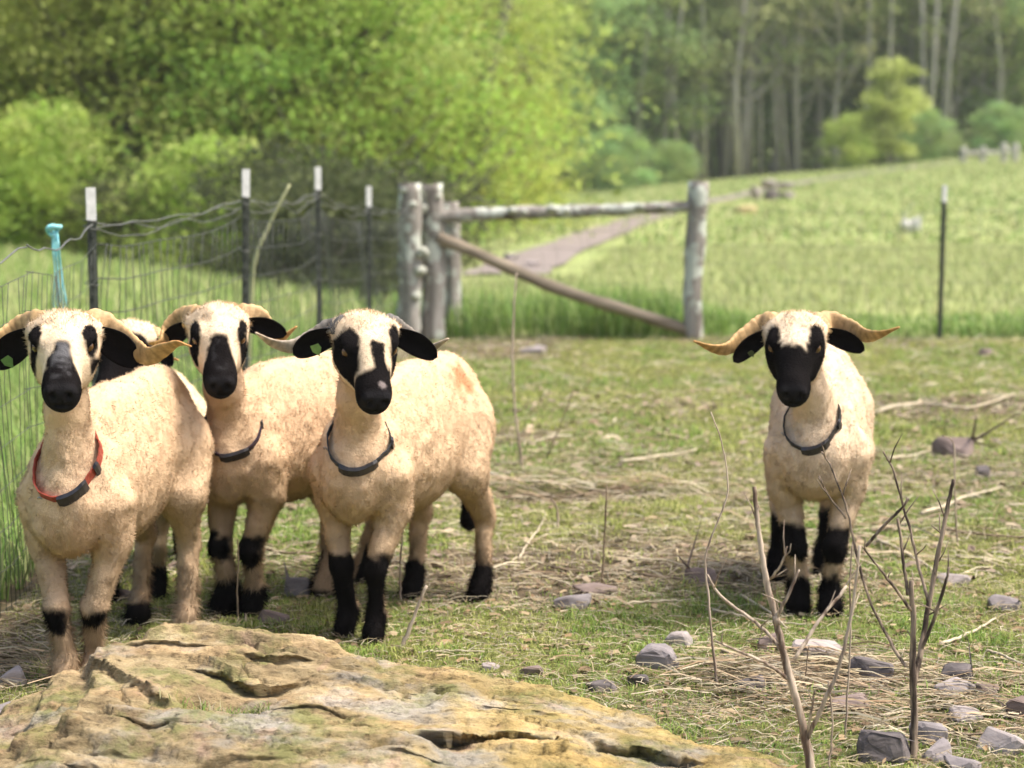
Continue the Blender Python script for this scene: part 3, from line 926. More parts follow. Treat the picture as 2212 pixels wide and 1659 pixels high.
def make_sheep(S):
    F0 = np.array(S['front']); H0 = np.array(S['hind'])          # ground points under fore and hind feet (x, y)
    ax = F0 - H0
    yaw = math.atan2(ax[1], ax[0])
    sc = S.get('scale', 1.0)
    mid = (F0 + H0) / 2
    O = np.array([mid[0], mid[1], float(terrain(mid[0], mid[1]))])
    cy, sy = math.cos(yaw), math.sin(yaw)
    Rw = np.array([[cy, -sy, 0], [sy, cy, 0], [0, 0, 1.0]])       # local -> world
    def L(w): return (np.asarray(w, float) - O) @ Rw              # world -> local
    base = float(np.linalg.norm(ax))
    fx, hx = base / 2, -base / 2
    # head frame (world axes): yaw 0 looks straight at the lens
    C = at(*S['head'])
    hy, hp, hr_ = R(S['hyaw']), R(S['hpitch']), R(S.get('hroll', 0))
    to_cam = np.array([0, 0, CAMH]) - C; a0 = math.atan2(to_cam[1], to_cam[0]) + hy
    fw = np.array([math.cos(a0), math.sin(a0), 0]); up = np.array([0, 0, 1.0])
    lf = np.cross(up, fw)
    up2 = up * math.cos(hr_) + lf * math.sin(hr_); lf2 = np.cross(up2, fw)
    nose = fw * math.cos(hp) - up2 * math.sin(hp)
    dors = fw * math.sin(hp) + up2 * math.cos(hp)
    MH = np.stack([nose, lf2, dors]) @ Rw                         # rows: head axes in local coords
    Cl = L(C)
    hs = S.get('hscale', 1.0)
    def HP(x, y, z): return Cl + hs * (np.array([x, y, z]) @ MH)
    pr = []
    E = lambda c, r, k=0.05, M=None, sub=False: pr.append(Prim('ell', k=k, sub=sub, c=c, r=r, M=M))
    K = lambda a, b, ra, rb, k=0.03: pr.append(Prim('cone', k=k, a=a, b=b, ra=ra, rb=rb))
    hgt = S.get('hgt', 1.0)
    z_ = lambda t: t * hgt
    # trunk
    fat = S.get('fat', 1.0)
    E((0.0, 0, z_(0.565)), (base * 0.56, 0.143 * fat, 0.205 * hgt), 0.05)
    E((hx + 0.02, 0, z_(0.605)), (0.165, 0.122 * fat, 0.178 * hgt), 0.05)
    E((hx - 0.055, 0, z_(0.60)), (0.090, 0.088, 0.140), 0.045)
    E((fx - 0.06, 0, z_(0.545)), (0.145, 0.112, 0.175 * hgt), 0.05)
    K((fx - 0.10, 0, z_(0.725)), (hx + 0.02, 0, z_(0.735)), 0.050, 0.060, 0.06)
    E((fx + 0.050, 0, z_(0.485)), (0.078, 0.102, 0.125), 0.045)
    E((0.04, 0, z_(0.495)), (base * 0.40, 0.142 * fat, 0.155), 0.05)
    for s in (-1, 1):
        E((fx - 0.02, s * 0.090, z_(0.505)), (0.085, 0.042, 0.140), 0.03)
        E((hx + 0.02, s * 0.084, z_(0.53)), (0.122, 0.048, 0.16), 0.035)
    # neck
    nb = np.array([fx + 0.015, 0, z_(0.575)]); nt_ = HP(-0.035, 0, -0.035)
    nm_ = (nb + nt_) / 2 + np.array([0.012, 0, 0.0])
    n_neck0 = len(pr)
    K(nb, nm_, 0.068, 0.055, 0.03); K(nm_, nt_, 0.055, 0.055 * hs, 0.03)
    n_neck1 = len(pr)
    E(nb + np.array([-0.06, 0, 0.085]), (0.12, 0.052, 0.070), 0.05)
    # legs: feet are world ground points in the order fore-left, fore-right, hind-left, hind-right (sheep's own sides)
    feet = []
    for i, f in enumerate(S['feet']):
        g = L((f[0], f[1], float(terrain(f[0], f[1]))))
        feet.append(g)
        s = 1 if i % 2 == 0 else -1
        lw = S.get('legw', 1.0)
        g0 = g + np.array([0, 0, 0.006])
        if i < 2:
            sh = np.array([fx - 0.01, s * 0.100, z_(0.50)]); el = np.array([fx - 0.03, s * 0.096, z_(0.39)])
            kn = np.array([g[0] * 0.8 + fx * 0.2 + 0.012, g[1] * 0.75 + s * 0.09 * 0.25, g[2] + z_(0.215)])
            fe = g + np.array([-0.010, 0, 0.075]); ho = g + np.array([0.016, 0, 0.024])
            K(sh, el, 0.066, 0.051, 0.035); K(el, kn, 0.047, 0.029 * lw, 0.025); K(kn, fe, 0.027 * lw, 0.024 * lw, 0.015)
            E(kn + np.array([0.006, 0, 0]), (0.032 * lw, 0.033 * lw, 0.042), 0.015)
            K(fe, ho, 0.030 * lw, 0.033 * lw, 0.012)
        else:
            hip = np.array([hx + 0.0, s * 0.080, z_(0.57)]); st_ = np.array([hx + 0.075, s * 0.100, z_(0.43)])
            hk = np.array([g[0] - 0.055, g[1] * 0.8 + s * 0.085 * 0.2, g[2] + z_(0.265)])
            fe = g + np.array([-0.022, 0, 0.082]); ho = g + np.array([0.010, 0, 0.024])
            K(hip, st_, 0.088, 0.070, 0.045); K(st_, hk, 0.064, 0.032 * lw, 0.03); K(hk, fe, 0.029 * lw, 0.025 * lw, 0.015)
            E(hk + np.array([-0.012, 0, 0.012]), (0.031 * lw, 0.029 * lw, 0.045), 0.02)
            K(fe, ho, 0.031 * lw, 0.034 * lw, 0.012)
    if S.get('tail', True):
        t0, t1, t2 = np.array([hx - 0.17, 0, z_(0.66)]), np.array([hx - 0.225, S.get('tside', 0.0), z_(0.45)]), np.array([hx - 0.20, S.get('tside', 0.0) * 1.4, z_(0.21)])
        K(t0, t1, 0.035, 0.030, 0.04); K(t1, t2, 0.030, 0.026, 0.02)
    n_body = len(pr)
    # head
    hE = lambda c, r, k=0.03, sub=False: pr.append(Prim('ell', k=k, sub=sub, c=HP(*c), r=np.array(r) * hs, M=MH))
    hK = lambda a, b, ra, rb, k=0.03: pr.append(Prim('cone', k=k, a=HP(*a), b=HP(*b), ra=ra * hs, rb=rb * hs))
    hE((0, 0, -0.010), (0.092, 0.085, 0.068), 0.03)
    hE((-0.045, 0, 0.012), (0.056, 0.100, 0.042), 0.03)
    hE((0.055, 0, 0.008), (0.090, 0.060, 0.062), 0.03)
    hK((0.05, 0, 0.016), (0.168, 0, 0.000), 0.048, 0.039, 0.025)
    hE((0.182, 0, -0.014), (0.050, 0.046, 0.048), 0.02)
    hE((0.150, 0, -0.008), (0.070, 0.042, 0.047), 0.025)
    hK((0.02, 0, -0.062), (0.165, 0, -0.048), 0.048, 0.030, 0.035)
    for s in (-1, 1):
        hE((0.022, s * 0.038, -0.045), (0.075, 0.040, 0.058), 0.035)
        hE((0.030, s * 0.062, 0.044), (0.034, 0.022, 0.018), 0.025)
        hE((0.206, s * 0.024, 0.012), (0.022, 0.017, 0.016), 0.012)
        hE((0.228, s * 0.020, 0.006), (0.020, 0.0075, 0.011), 0.006, sub=True)
        hE((0.052, s * 0.078, 0.022), (0.020, 0.014, 0.015), 0.012, sub=True)
    hE((0.228, 0, -0.024), (0.016, 0.030, 0.0045), 0.005, sub=True)
    hE((0.236, 0, -0.008), (0.016, 0.0035, 0.016), 0.004, sub=True)
    def disp(P):
        a = (fbm(P[:, 0] * 14, P[:, 1] * 14, P[:, 2] * 14, octaves=2, seed=S['seed']) - 0.5) * 0.015
        c = (fbm(P[:, 0] * 55, P[:, 1] * 55, P[:, 2] * 40, octaves=2, seed=S['seed'] + 5) - 0.5) * 0.007
        hd = np.linalg.norm((P - HP(0.13, 0, 0)), axis=1)
        w = sstep(0.10, 0.17, hd) * 0.9 + 0.1
        return (a + c) * w
    V, Fq = surface(pr, 0.0078, disp)
    NV = vert_normals(V, Fq)
    feet = np.array(feet)

    def headc(P): return ((P - Cl) @ MH.T) / hs

    def paint(P):
        n = len(P)
        nz = fbm(P[:, 0] * 30, P[:, 1] * 30, P[:, 2] * 30, octaves=3, seed=S['seed'] + 9) - 0.5
        nb_ = fbm(P[:, 0] * 7, P[:, 1] * 7, P[:, 2] * 7, octaves=3, seed=S['seed'] + 19)
        col = np.tile(np.asarray(S.get('wool', WOOL)), (n, 1)) * (0.94 + 0.12 * nb_)[:, None]
        # dusty brown on chest, belly and knees, deepened to paint in their shading
        dirt_shade = sstep(0.56, 0.28, P[:, 2]) * 0.55 * (0.6 + 0.8 * nb_) + sstep(0.55, 0.75, nb_) * 0.10
        col = col * (1 - dirt_shade[:, None]) + np.array([0.36, 0.255, 0.16]) * dirt_shade[:, None]
        q = headc(P)
        onhead = (np.linalg.norm(q - np.array([0.06, 0, 0]), axis=1) < 0.22) & (q[:, 2] > -0.088)
        # pale face
        fm = (onhead & (q[:, 0] > -0.12))[:, None] * 0.5
        col = col * (1 - fm) + np.array([0.80, 0.67, 0.49]) * fm
        blk = np.zeros(n)
        qx, qy, qz = q[:, 0] + nz * 0.03, q[:, 1] + nz * 0.02, q[:, 2] + nz * 0.02
        if onhead.any():
            blk = np.maximum(blk, S['face'](qx, qy, qz) * onhead)
        pz = P[:, 2] + nz * 0.05
        for i, bands in enumerate(S['legs']):
            g = feet[i]
            near = sstep(0.15, 0.10, np.hypot(P[:, 0] - g[0], P[:, 1] - g[1])) * (P[:, 2] < 0.40)
            if i < 2: near = near * (P[:, 0] > 0)
            else: near = near * (P[:, 0] < 0.05)
            if len(S['legs']) and i % 2 == 0: near = near * (P[:, 1] > (feet[i][1] + feet[i + 1][1]) / 2)
            else: near = near * (P[:, 1] <= (feet[i][1] + feet[i - 1][1]) / 2)
            for bd in bands:
                z0, z1 = bd[0], bd[1]
                m = near * sstep(z0 - 0.008, z0 + 0.008, pz - g[2]) * sstep(z1 + 0.012, z1 - 0.012, pz - g[2])
                if len(bd) > 2:      # only the front of the leg
                    m = m * sstep(-0.02, 0.015, P[:, 0] - g[0] + nz * 0.04 + bd[2])
                blk = np.maximum(blk, m)
        if S.get('tail', True):
            blk = np.maximum(blk, (P[:, 0] < hx - 0.15) * sstep(0.40, 0.30, pz))
        nose_glint = onhead * sstep(0.195, 0.215, q[:, 0])
        hoof = sstep(0.03, 0.018, P[:, 2]) * 0.9
        col = col * (1 - hoof[:, None]) + np.array([0.03, 0.026, 0.022]) * hoof[:, None]
        col = col * (1 - blk[:, None]) + BLACK * (1 + 0.9 * (nz + 0.5))[:, None] * blk[:, None]
        col = col + nose_glint[:, None] * np.array([0.010, 0.010, 0.011])  # lighter nose tip stands in for its highlight
        if 'extra' in S:
            col = S['extra'](P, q, col, nz)
        return col

    root = empty('sheep', O, yaw)
    tag(root, S['label'], 'sheep', 'flock of sheep in the paddock')
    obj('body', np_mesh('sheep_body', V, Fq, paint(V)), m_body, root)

    # short fleece: fine tapering hairs standing off the skin
    rg = np.random.default_rng(S['seed'])
    nh = S.get('hairs', 95000)
    tri = np.concatenate([Fq[:, [0, 1, 2]], Fq[:, [0, 2, 3]]])
    ar = np.linalg.norm(np.cross(V[tri[:, 1]] - V[tri[:, 0]], V[tri[:, 2]] - V[tri[:, 0]]), axis=1)
    ti = rg.choice(len(tri), nh, p=ar / ar.sum())
    u1, u2 = rg.random(nh), rg.random(nh)
    m = u1 + u2 > 1; u1[m], u2[m] = 1 - u1[m], 1 - u2[m]
    t3 = tri[ti]
    P = V[t3[:, 0]] * (1 - u1 - u2)[:, None] + V[t3[:, 1]] * u1[:, None] + V[t3[:, 2]] * u2[:, None]
    nn = NV[t3[:, 0]] * (1 - u1 - u2)[:, None] + NV[t3[:, 1]] * u1[:, None] + NV[t3[:, 2]] * u2[:, None]
    nn /= np.linalg.norm(nn, axis=1, keepdims=True) + 1e-9
    q = headc(P)
    on = np.linalg.norm(q - np.array([0.06, 0, 0]), axis=1) < 0.2
    ln = rg.uniform(0.006, 0.0130, nh)
    ln *= np.where(on, np.where(q[:, 0] > 0.09, 0.32, np.where(q[:, 0] > 0.0, 0.6, 1.15)), 1.0)
    low = sstep(0.24, 0.12, P[:, 2]); ln *= 1 + S.get('shaggy', 0.9) * low
    bris = np.exp(-(((P[:, 0] - fx - 0.05) / 0.10) ** 2 + (P[:, 1] / 0.10) ** 2 + ((P[:, 2] - 0.43) / 0.10) ** 2)); ln *= 1 + 1.1 * bris
    clump = fbm(P[:, 0] * 60, P[:, 1] * 60, P[:, 2] * 60, octaves=2, seed=S['seed'] + 31)
    fl = np.tile(np.array([-0.55, 0.0, -0.75]), (nh, 1))
    fl[low > 0.2] = (0.05, 0, -1.0)
    fl[on] = -0.2 * MH[0] + 0.5 * MH[2]
    jit = rg.normal(0, 0.33, (nh, 3))
    cj = np.stack([fbm(P[:, 0] * 45 + o_, P[:, 1] * 45, P[:, 2] * 45, octaves=1, seed=7 + o_) - 0.5 for o_ in (0, 3, 6)], 1) * 1.8
    dr = nn * (0.62 + 0.3 * low)[:, None] + fl * 0.62 + jit * 0.7 + cj * 0.7
    dr /= np.linalg.norm(dr, axis=1, keepdims=True)
    sd = np.cross(dr, nn) + rg.normal(0, 0.25, (nh, 3)); sd -= dr * (sd * dr).sum(1, keepdims=True); sd /= np.linalg.norm(sd, axis=1, keepdims=True) + 1e-9
    w = rg.uniform(0.0007, 0.0013, nh)[:, None]
    P0 = P - nn * 0.001
    flip = ((np.cross(sd, dr) * nn).sum(1) < 0)
    sd[flip] *= -1
    HV = np.stack([P0 - sd * w, P0 + sd * w, P0 + dr * ln[:, None]], 1).reshape(-1, 3)
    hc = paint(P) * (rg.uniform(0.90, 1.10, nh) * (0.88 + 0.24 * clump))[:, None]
    hn = nn * 1.0 + dr * 0.35 + jit * 0.15; hn /= np.linalg.norm(hn, axis=1, keepdims=True)
    kk = np.arange(nh) * 3
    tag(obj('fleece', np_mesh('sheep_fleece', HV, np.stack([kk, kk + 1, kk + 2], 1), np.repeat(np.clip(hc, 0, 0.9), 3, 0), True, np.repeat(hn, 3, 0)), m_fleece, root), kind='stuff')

    # eyes with heavy lids
    for s in (-1, 1):
        bm = bmesh.new()
        bmesh.ops.create_uvsphere(bm, u_segments=14, v_segments=10, radius=0.0150 * hs)
        me = bpy.data.meshes.new('sheep_eye'); bm.to_mesh(me); bm.free()
        for p in me.polygons: p.use_smooth = True
        obj('eye', me, m_eye, root, HP(0.050, s * 0.0630, 0.027))

    # ears: cupped leaves pointing sideways
    for e in S['ears']:
        side = e['side']
        b0 = HP(-0.035, side * 0.072, 0.004)
        tip = L(at(*e['tip']))
        axv = tip - b0; ln_ = np.linalg.norm(axv); axv /= ln_
        face_n = (np.array([0, -1.0, 0.0]) + np.array([0, 0, e.get('up', -0.15)])) @ Rw
        face_n -= axv * (face_n @ axv); face_n /= np.linalg.norm(face_n)
        wv = np.cross(face_n, axv)
        if wv[2] < 0: wv = -wv
        nu, nv = 22, 11
        G = []
        wd = e.get('w', 0.034)
        for iu in range(nu):
            t_ = iu / (nu - 1)
            prof = (0.42 + 0.58 * math.sin(min(t_ * 1.55, 1) * math.pi / 2)) * math.sqrt(max(1e-4, 1 - max(0, (t_ - 0.48) / 0.52) ** 2.2))
            for iv in range(nv):
                q_ = iv / (nv - 1) * 2 - 1
                cup = (1 - q_ * q_) * 0.020 * prof * (1 - 0.35 * t_)
                G.append(b0 + axv * ln_ * (t_ - 0.10 * (1 - t_)) + wv * (q_ * wd * prof + 0.008 * math.sin(t_ * 3.0)) - face_n * (cup - 0.008))
        G = np.array(G)
        i0_ = (np.arange(nu - 1)[:, None] * nv + np.arange(nv - 1)[None, :]).ravel()
        fq = np.stack([i0_, i0_ + 1, i0_ + nv + 1, i0_ + nv], 1)
        Vb = G - face_n * 0.007
        nfr = len(G)
        rim = [iu * nv for iu in range(nu)] + [(nu - 1) * nv + k for k in range(1, nv)] + [iu * nv + nv - 1 for iu in range(nu - 2, -1, -1)] + list(range(nv - 2, 0, -1))
        rim = np.array(rim); r2 = np.roll(rim, -1)
        sq = np.stack([rim, r2, r2 + nfr, rim + nfr], 1)
        colr = np.tile(np.array(S.get('earcol', (0.0075, 0.006, 0.006))), (2 * nfr, 1))
        eo = obj('ear', np_mesh('sheep_ear', np.vstack([G, Vb]), [fq, fq[:, ::-1] + nfr, sq], colr), m_ear, root)
        if 'tagc' in e:
            mb = MB()
            tc_ = b0 + axv * ln_ * e.get('tagt', 0.55) - wv * 0.012 + face_n * 0.012
            sz = e.get('tagsz', 0.016)
            pts = [tc_ - wv * sz * 1.25, tc_ + axv * sz * 0.8 - wv * 0.1 * sz, tc_ + axv * sz * 0.75 + wv * sz, tc_ - axv * sz * 0.7 + wv * sz * 0.9, tc_ - axv * sz * 0.95]
            pf = np.array(pts); pb = pf - face_n * 0.003
            mb.add(np.vstack([pf, pb]), [(i_, (i_ + 1) % 5, (i_ + 1) % 5 + 5, i_ + 5) for i_ in range(5)], [(0, 1, 2), (0, 2, 3), (0, 3, 4), (7, 6, 5), (8, 7, 5), (9, 8, 5)])
            tagm = simple_mat('ear_tag_plastic', e['tagc'], tuple(min(1, c_ * 1.5) for c_ in e['tagc']), scale=120, rough=0.5, bump_s=0.1)
            obj('ear_tag', mb.mesh('ear_tag', smooth=False), tagm, eo)

    # horns: flattened, ridged and twisted
    for hn_ in S['horns']:
        side = hn_['side']
        d0 = C[1]
        pts = [HP(-0.040, side * 0.040, 0.012), HP(-0.056, side * 0.078, 0.024)] + [L(at(u, v, d0 + dd)) for u, v, dd in hn_['px']]
        n_ = 64
        path = catmull(pts, n_)
        tt = np.gradient(path, axis=0); tt /= np.linalg.norm(tt, axis=1, keepdims=True)
        ns_ = 14
        HVt, HC = [], []
        ref = (np.array([0, -0.72, 0.69])) @ Rw
        for i_ in range(n_):
            f = i_ / (n_ - 1)
            nrm_ = ref - tt[i_] * (ref @ tt[i_]); nrm_ /= np.linalg.norm(nrm_)
            bi = np.cross(tt[i_], nrm_)
            tw = side * hn_.get('twist', 1.6) * f + hn_.get('tw0', 0.0) * side
            e1 = math.cos(tw) * nrm_ + math.sin(tw) * bi
            e2 = -math.sin(tw) * nrm_ + math.cos(tw) * bi
            taper = (1 - f) ** 0.48
            ridge_ = 1 + 0.06 * math.sin(f * 95 + 0.8 * math.sin(f * 13)) * (1 - 0.7 * f) + 0.02 * math.sin(f * 37 + 1)
            a_w, b_w = max(0.0035, hn_.get('w', 0.036) * taper) * ridge_, max(0.003, hn_.get('t', 0.0115) * taper) * ridge_
            for k_ in range(ns_):
                an = 2 * math.pi * k_ / ns_
                sup = lambda c_: math.copysign(abs(c_) ** 0.8, c_)
                HVt.append(path[i_] + e2 * a_w * sup(math.cos(an)) + e1 * b_w * sup(math.sin(an)))
                c0_, c1_ = np.array(hn_['c0']), np.array(hn_['c1'])
                edge_ = 0.82 + 0.3 * abs(math.cos(an)) - 0.22 * (math.sin(f * 95 + 0.8 * math.sin(f * 13)) < -0.5)
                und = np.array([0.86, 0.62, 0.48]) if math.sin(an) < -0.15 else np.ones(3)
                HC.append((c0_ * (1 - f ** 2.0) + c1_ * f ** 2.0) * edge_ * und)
        HVt = np.array(HVt)
        Q = []
        for i_ in range(n_ - 1):
            for k_ in range(ns_):
                k2 = (k_ + 1) % ns_
                Q.append((i_ * ns_ + k_, i_ * ns_ + k2, (i_ + 1) * ns_ + k2, (i_ + 1) * ns_ + k_))
        HVt = np.vstack([HVt, path[-1] + tt[-1] * 0.004]); HC.append(np.array(hn_['c1']))
        T = [((n_ - 1) * ns_ + k_, (n_ - 1) * ns_ + (k_ + 1) % ns_, len(HVt) - 1) for k_ in range(ns_)]
        ho = obj('horn', np_mesh('sheep_horn', HVt, [np.array(Q), np.array(T)], np.array(HC)), m_horn, root)
        if 'label' in hn_: ho['label'] = hn_['label']

    # collar: a strap laid on the neck where it really is
    if 'collar' in S:
        cl = S['collar']
        hz_ = fw @ Rw
        up_ = np.array([0, 0, 1.0])
        cen = nb + hz_ * cl.get('dx', 0.0) + up_ * cl.get('dz', 0.075)
        tl, rl = R(cl.get('tilt', 44)), R(cl.get('roll', 0))
        left = np.cross(up_, hz_)
        fwd2 = hz_ * math.cos(tl) - up_ * math.sin(tl)
        nrm_ = np.cross(fwd2, left)
        left2 = left * math.cos(rl) - nrm_ * math.sin(rl)
        nrm_ = np.cross(fwd2, left2); nrm_ /= np.linalg.norm(nrm_)
        na = 72
        ang = np.linspace(0, 2 * math.pi, na, endpoint=False)
        dirs = np.cos(ang)[:, None] * fwd2 + np.sin(ang)[:, None] * left2
        rad = np.full(na, 0.02)
        body_pr = pr[n_neck0:n_neck1]
        rr = np.linspace(0.03, 0.24, 106)
        best = np.zeros(na)
        for r_ in rr:
            d_ = sdf_points(body_pr, cen + dirs * r_)
            best = np.where((d_ < 0), r_, best)
        rad = best + 0.005 + 0.003 * np.clip(np.cos(ang), 0, 1)
        for _ in range(26):
            d_ = sdf_points(pr[:n_body], cen + dirs * rad[:, None])
            rad = np.where((d_ < 0.004) & (rad < best + 0.012 + 0.062 * np.clip(np.cos(ang), 0, 1) ** 2), rad + 0.0025, rad)
        rad = (np.roll(rad, 1) + rad + np.roll(rad, -1)) / 3
        for _ in range(6): rad = np.maximum(rad, (np.roll(rad, 1) + np.roll(rad, -1)) / 2)
        hw, th = cl.get('hw', 0.0115), 0.004
        ring = []
        for k_ in range(na):
            wob_ = 0.0015 * math.sin(k_ * 0.9) + 0.001 * math.sin(k_ * 2.3)
            for (o1, o2) in ((-hw, 0), (hw, 0), (hw, th), (-hw, th)):
                ring.append(cen + dirs[k_] * (rad[k_] + o2 + wob_) + nrm_ * o1)
        ring = np.array(ring)
        Q = []
        for k_ in range(na):
            k2 = (k_ + 1) % na
            for j_ in range(4):
                j2 = (j_ + 1) % 4
                Q.append((k_ * 4 + j_, k_ * 4 + j2, k2 * 4 + j2, k2 * 4 + j_))
        m_col = simple_mat('collar_webbing', cl['c'], tuple(c_ * 1.7 + 0.01 for c_ in cl['c']), scale=90, rough=0.6, bump_s=0.3, spec=0.4)
        co = obj('collar', np_mesh('collar', ring, np.array(Q), smooth=False), m_col, root)
        m_bk = simple_mat('buckle_plastic', (0.012, 0.012, 0.014), (0.03, 0.03, 0.035), scale=60, rough=0.35, bump_s=0.1, spec=0.5)
        m_rg = simple_mat('ring_steel', (0.35, 0.33, 0.3), (0.5, 0.48, 0.45), scale=60, rough=0.3, bump_s=0.05, metal=1.0)
        def block(k_, span, hw_, th_, name, mat_):
            vv = []
            for j_ in range(-span, span + 1):
                kk_ = (k_ + j_) % na
                for (o1, o2) in ((-hw_, -0.001), (hw_, -0.001), (hw_, th_), (-hw_, th_)):
                    e_ = 1.0 if abs(j_) < span else 0.8
                    vv.append(cen + dirs[kk_] * (rad[kk_] + 0.003 + o2 * e_) + nrm_ * o1 * e_)
            qq = []
            for j_ in range(2 * span):
                for i_ in range(4):
                    i2 = (i_ + 1) % 4
                    qq.append((j_ * 4 + i_, j_ * 4 + i2, j_ * 4 + 4 + i2, j_ * 4 + 4 + i_))
            e_ = 2 * span * 4
            qq += [(3, 2, 1, 0), (e_, e_ + 1, e_ + 2, e_ + 3)]
            obj(name, np_mesh(name, np.array(vv), np.array(qq), smooth=False), mat_, co)
        kb = cl.get('buckle', 0) % na
        block(kb, cl.get('bspan', 3), hw * 1.25, 0.012, 'buckle', m_bk)
        block((kb + cl.get('slide', 9)) % na, 1, hw * 1.3, 0.010, 'strap_slide', m_bk)
        kr = (kb + cl.get('ring', -8)) % na
        rc = cen + dirs[kr] * (rad[kr] + 0.010) - nrm_ * (hw + 0.006)
        th2 = np.linspace(0, 2 * math.pi, 17)[:-1]
        rp = np.array([rc + nrm_ * 0.013 * math.cos(a1) + np.cross(nrm_, dirs[kr]) * 0.010 * math.sin(a1) for a1 in th2] + [rc + nrm_ * 0.013])
        mb = MB(); mb.tube(rp, 0.0018, 6)
        obj('metal_ring', mb.mesh('metal_ring'), m_rg, co)
    return root

def foot(u, v):
    p = ground_at(u, v)
    return (p[0], p[1] + 0.03)

def eye_patch(x, y, z, cx=0.045, rx=0.058, cy=0.068, ry=0.024, side=None):
    yy = np.abs(y) if side is None else y * side
    return sstep(1.15, 0.85, np.sqrt(((x - cx) / rx) ** 2 + ((yy - cy) / ry) ** 2)) * (z > -0.05)

def muzzle(x, y, z, x0, w0, x1):
    """Black from x1 on all round; between x0 and x1 only a tongue of half width w0 up the bridge."""
    full = sstep(x1 - 0.012, x1 + 0.012, x)
    t = np.clip((x - x0) / (x1 - x0), 0, 1)
    half = w0 + (0.052 - w0) * t ** 2.2
    tongue = sstep(half + 0.005, half - 0.005, np.abs(y)) * sstep(x0 - 0.010, x0 + 0.010, x - 2.5 * y * y) * sstep(-0.02, 0.0, z)
    return np.maximum(full, tongue)

def face1(x, y, z): return np.maximum(muzzle(x, y, z, 0.082, 0.022, 0.165), eye_patch(x, y, z, 0.032, 0.048, 0.070, 0.016))
def face2(x, y, z): return np.maximum(muzzle(x, y, z, 0.070, 0.027, 0.150), eye_patch(x, y, z, 0.040, 0.056, 0.070, 0.016))
def face3(x, y, z):
    a = sstep(0.118, 0.138, x + 0.20 * y)
    r = eye_patch(x, y, z, 0.055, 0.085, 0.064, 0.036, side=-1)
    l = eye_patch(x, y, z, 0.040, 0.075, 0.080, 0.026, side=1)
    st = sstep(0.024, 0.016, np.abs(y - 0.018)) * sstep(0.045, 0.060, x) * (z > -0.01)
    return np.maximum(np.maximum(a, r), np.maximum(l, st))
def face4(x, y, z):
    v = sstep(0.050, 0.070, x - 0.5 * np.clip(0.030 - np.abs(y), 0, 1)) * sstep(0.026, 0.038, np.abs(y)) * (x > 0.03)
    full = sstep(0.072, 0.088, x)
    return np.maximum(np.maximum(v * (z > -0.05), full * sstep(-0.10, -0.06, z + 0.6 * (x - 0.05))), eye_patch(x, y, z, 0.035, 0.058, 0.068, 0.028))
def face5(x, y, z): return sstep(-0.03, 0.0, x)

def grey_nose_sheen(P, q, col, nz):  # paints the grey highlight on top of the muzzle into its colour
    m = sstep(0.030, 0.015, np.abs(q[:, 1])) * sstep(0.07, 0.10, q[:, 0]) * sstep(0.20, 0.17, q[:, 0]) * (q[:, 2] > 0.01) * sstep(-0.12, 0.12, nz)
    return col * (1 - 0.75 * m[:, None]) + np.array([0.16, 0.155, 0.16]) * 0.75 * m[:, None]
def grey_nose_sheen_soft(P, q, col, nz):  # weaker form of the painted muzzle highlight
    m = sstep(0.026, 0.012, np.abs(q[:, 1])) * sstep(0.08, 0.11, q[:, 0]) * sstep(0.20, 0.16, q[:, 0]) * (q[:, 2] > 0.01) * sstep(-0.05, 0.15, nz)
    return col * (1 - 0.6 * m[:, None]) + np.array([0.07, 0.068, 0.07]) * 0.6 * m[:, None]
def rump_stain(P, q, col, nz):
    d = np.sqrt(((P[:, 0] + 0.24) / 0.055) ** 2 + ((P[:, 2] - 0.715) / 0.055) ** 2) + nz * 1.5
    m = sstep(1.3, 0.4, d) * (P[:, 1] > 0.05) * 0.75
    col = col * (1 - m[:, None]) + np.array([0.50, 0.21, 0.09]) * m[:, None]
    m = sstep(0.013, 0.008, np.hypot(q[:, 0] - 0.188, q[:, 1] - 0.016)) * (q[:, 2] > 0) * (np.abs(q[:, 0]) < 0.3)
    return col * (1 - 0.5 * m[:, None]) + np.array([0.4, 0.33, 0.31]) * 0.5 * m[:, None]

TAN0, TAN1 = (0.54, 0.36, 0.18), (0.58, 0.34, 0.12)
def mean2(a, b): return ((a[0] + b[0]) / 2, (a[1] + b[1]) / 2)

# --- red collar, nearest, behind the left end of the rock
fl, fr, hl, hr0 = foot(196, 1482), foot(136, 1492), foot(396, 1378), foot(296, 1352)
make_sheep(dict(seed=11, front=mean2(fl, fr), hind=mean2(hl, hr0), feet=[fl, fr, hl, hr0], head=(139, 741, 5.03), hyaw=-4, hpitch=33, hscale=1.0,
    face=face1, extra=grey_nose_sheen, shaggy=1.5, fat=0.88,
    legs=[[(0.155, 0.205, -0.012)], [(0.155, 0.215, -0.012)], [], [(0.0, 0.075)]],
    label='sheep with a red leather collar standing behind the left end of the tan rock',
    ears=[dict(side=1, tip=(300, 787, 5.06), w=0.041), dict(side=-1, tip=(-12, 792, 5.06), w=0.041, tagc=(0.08, 0.16, 0.04), tagt=0.72)],
    horns=[dict(side=1, px=[(245, 718, 0.06), (290, 752, 0.04), (322, 768, -0.01), (358, 752, -0.04), (385, 741, -0.05), (412, 748, -0.06)], c0=TAN0, c1=TAN1, twist=2.2, w=0.041),
           dict(side=-1, px=[(40, 712, 0.06), (-5, 738, 0.04), (-45, 760, -0.01), (-90, 748, -0.05)], c0=TAN0, c1=TAN1, twist=2.2, w=0.041)],
    collar=dict(c=(0.22, 0.035, 0.018), tilt=46, roll=-14, buckle=1, bspan=3, slide=7, ring=-7, hw=0.0155)))

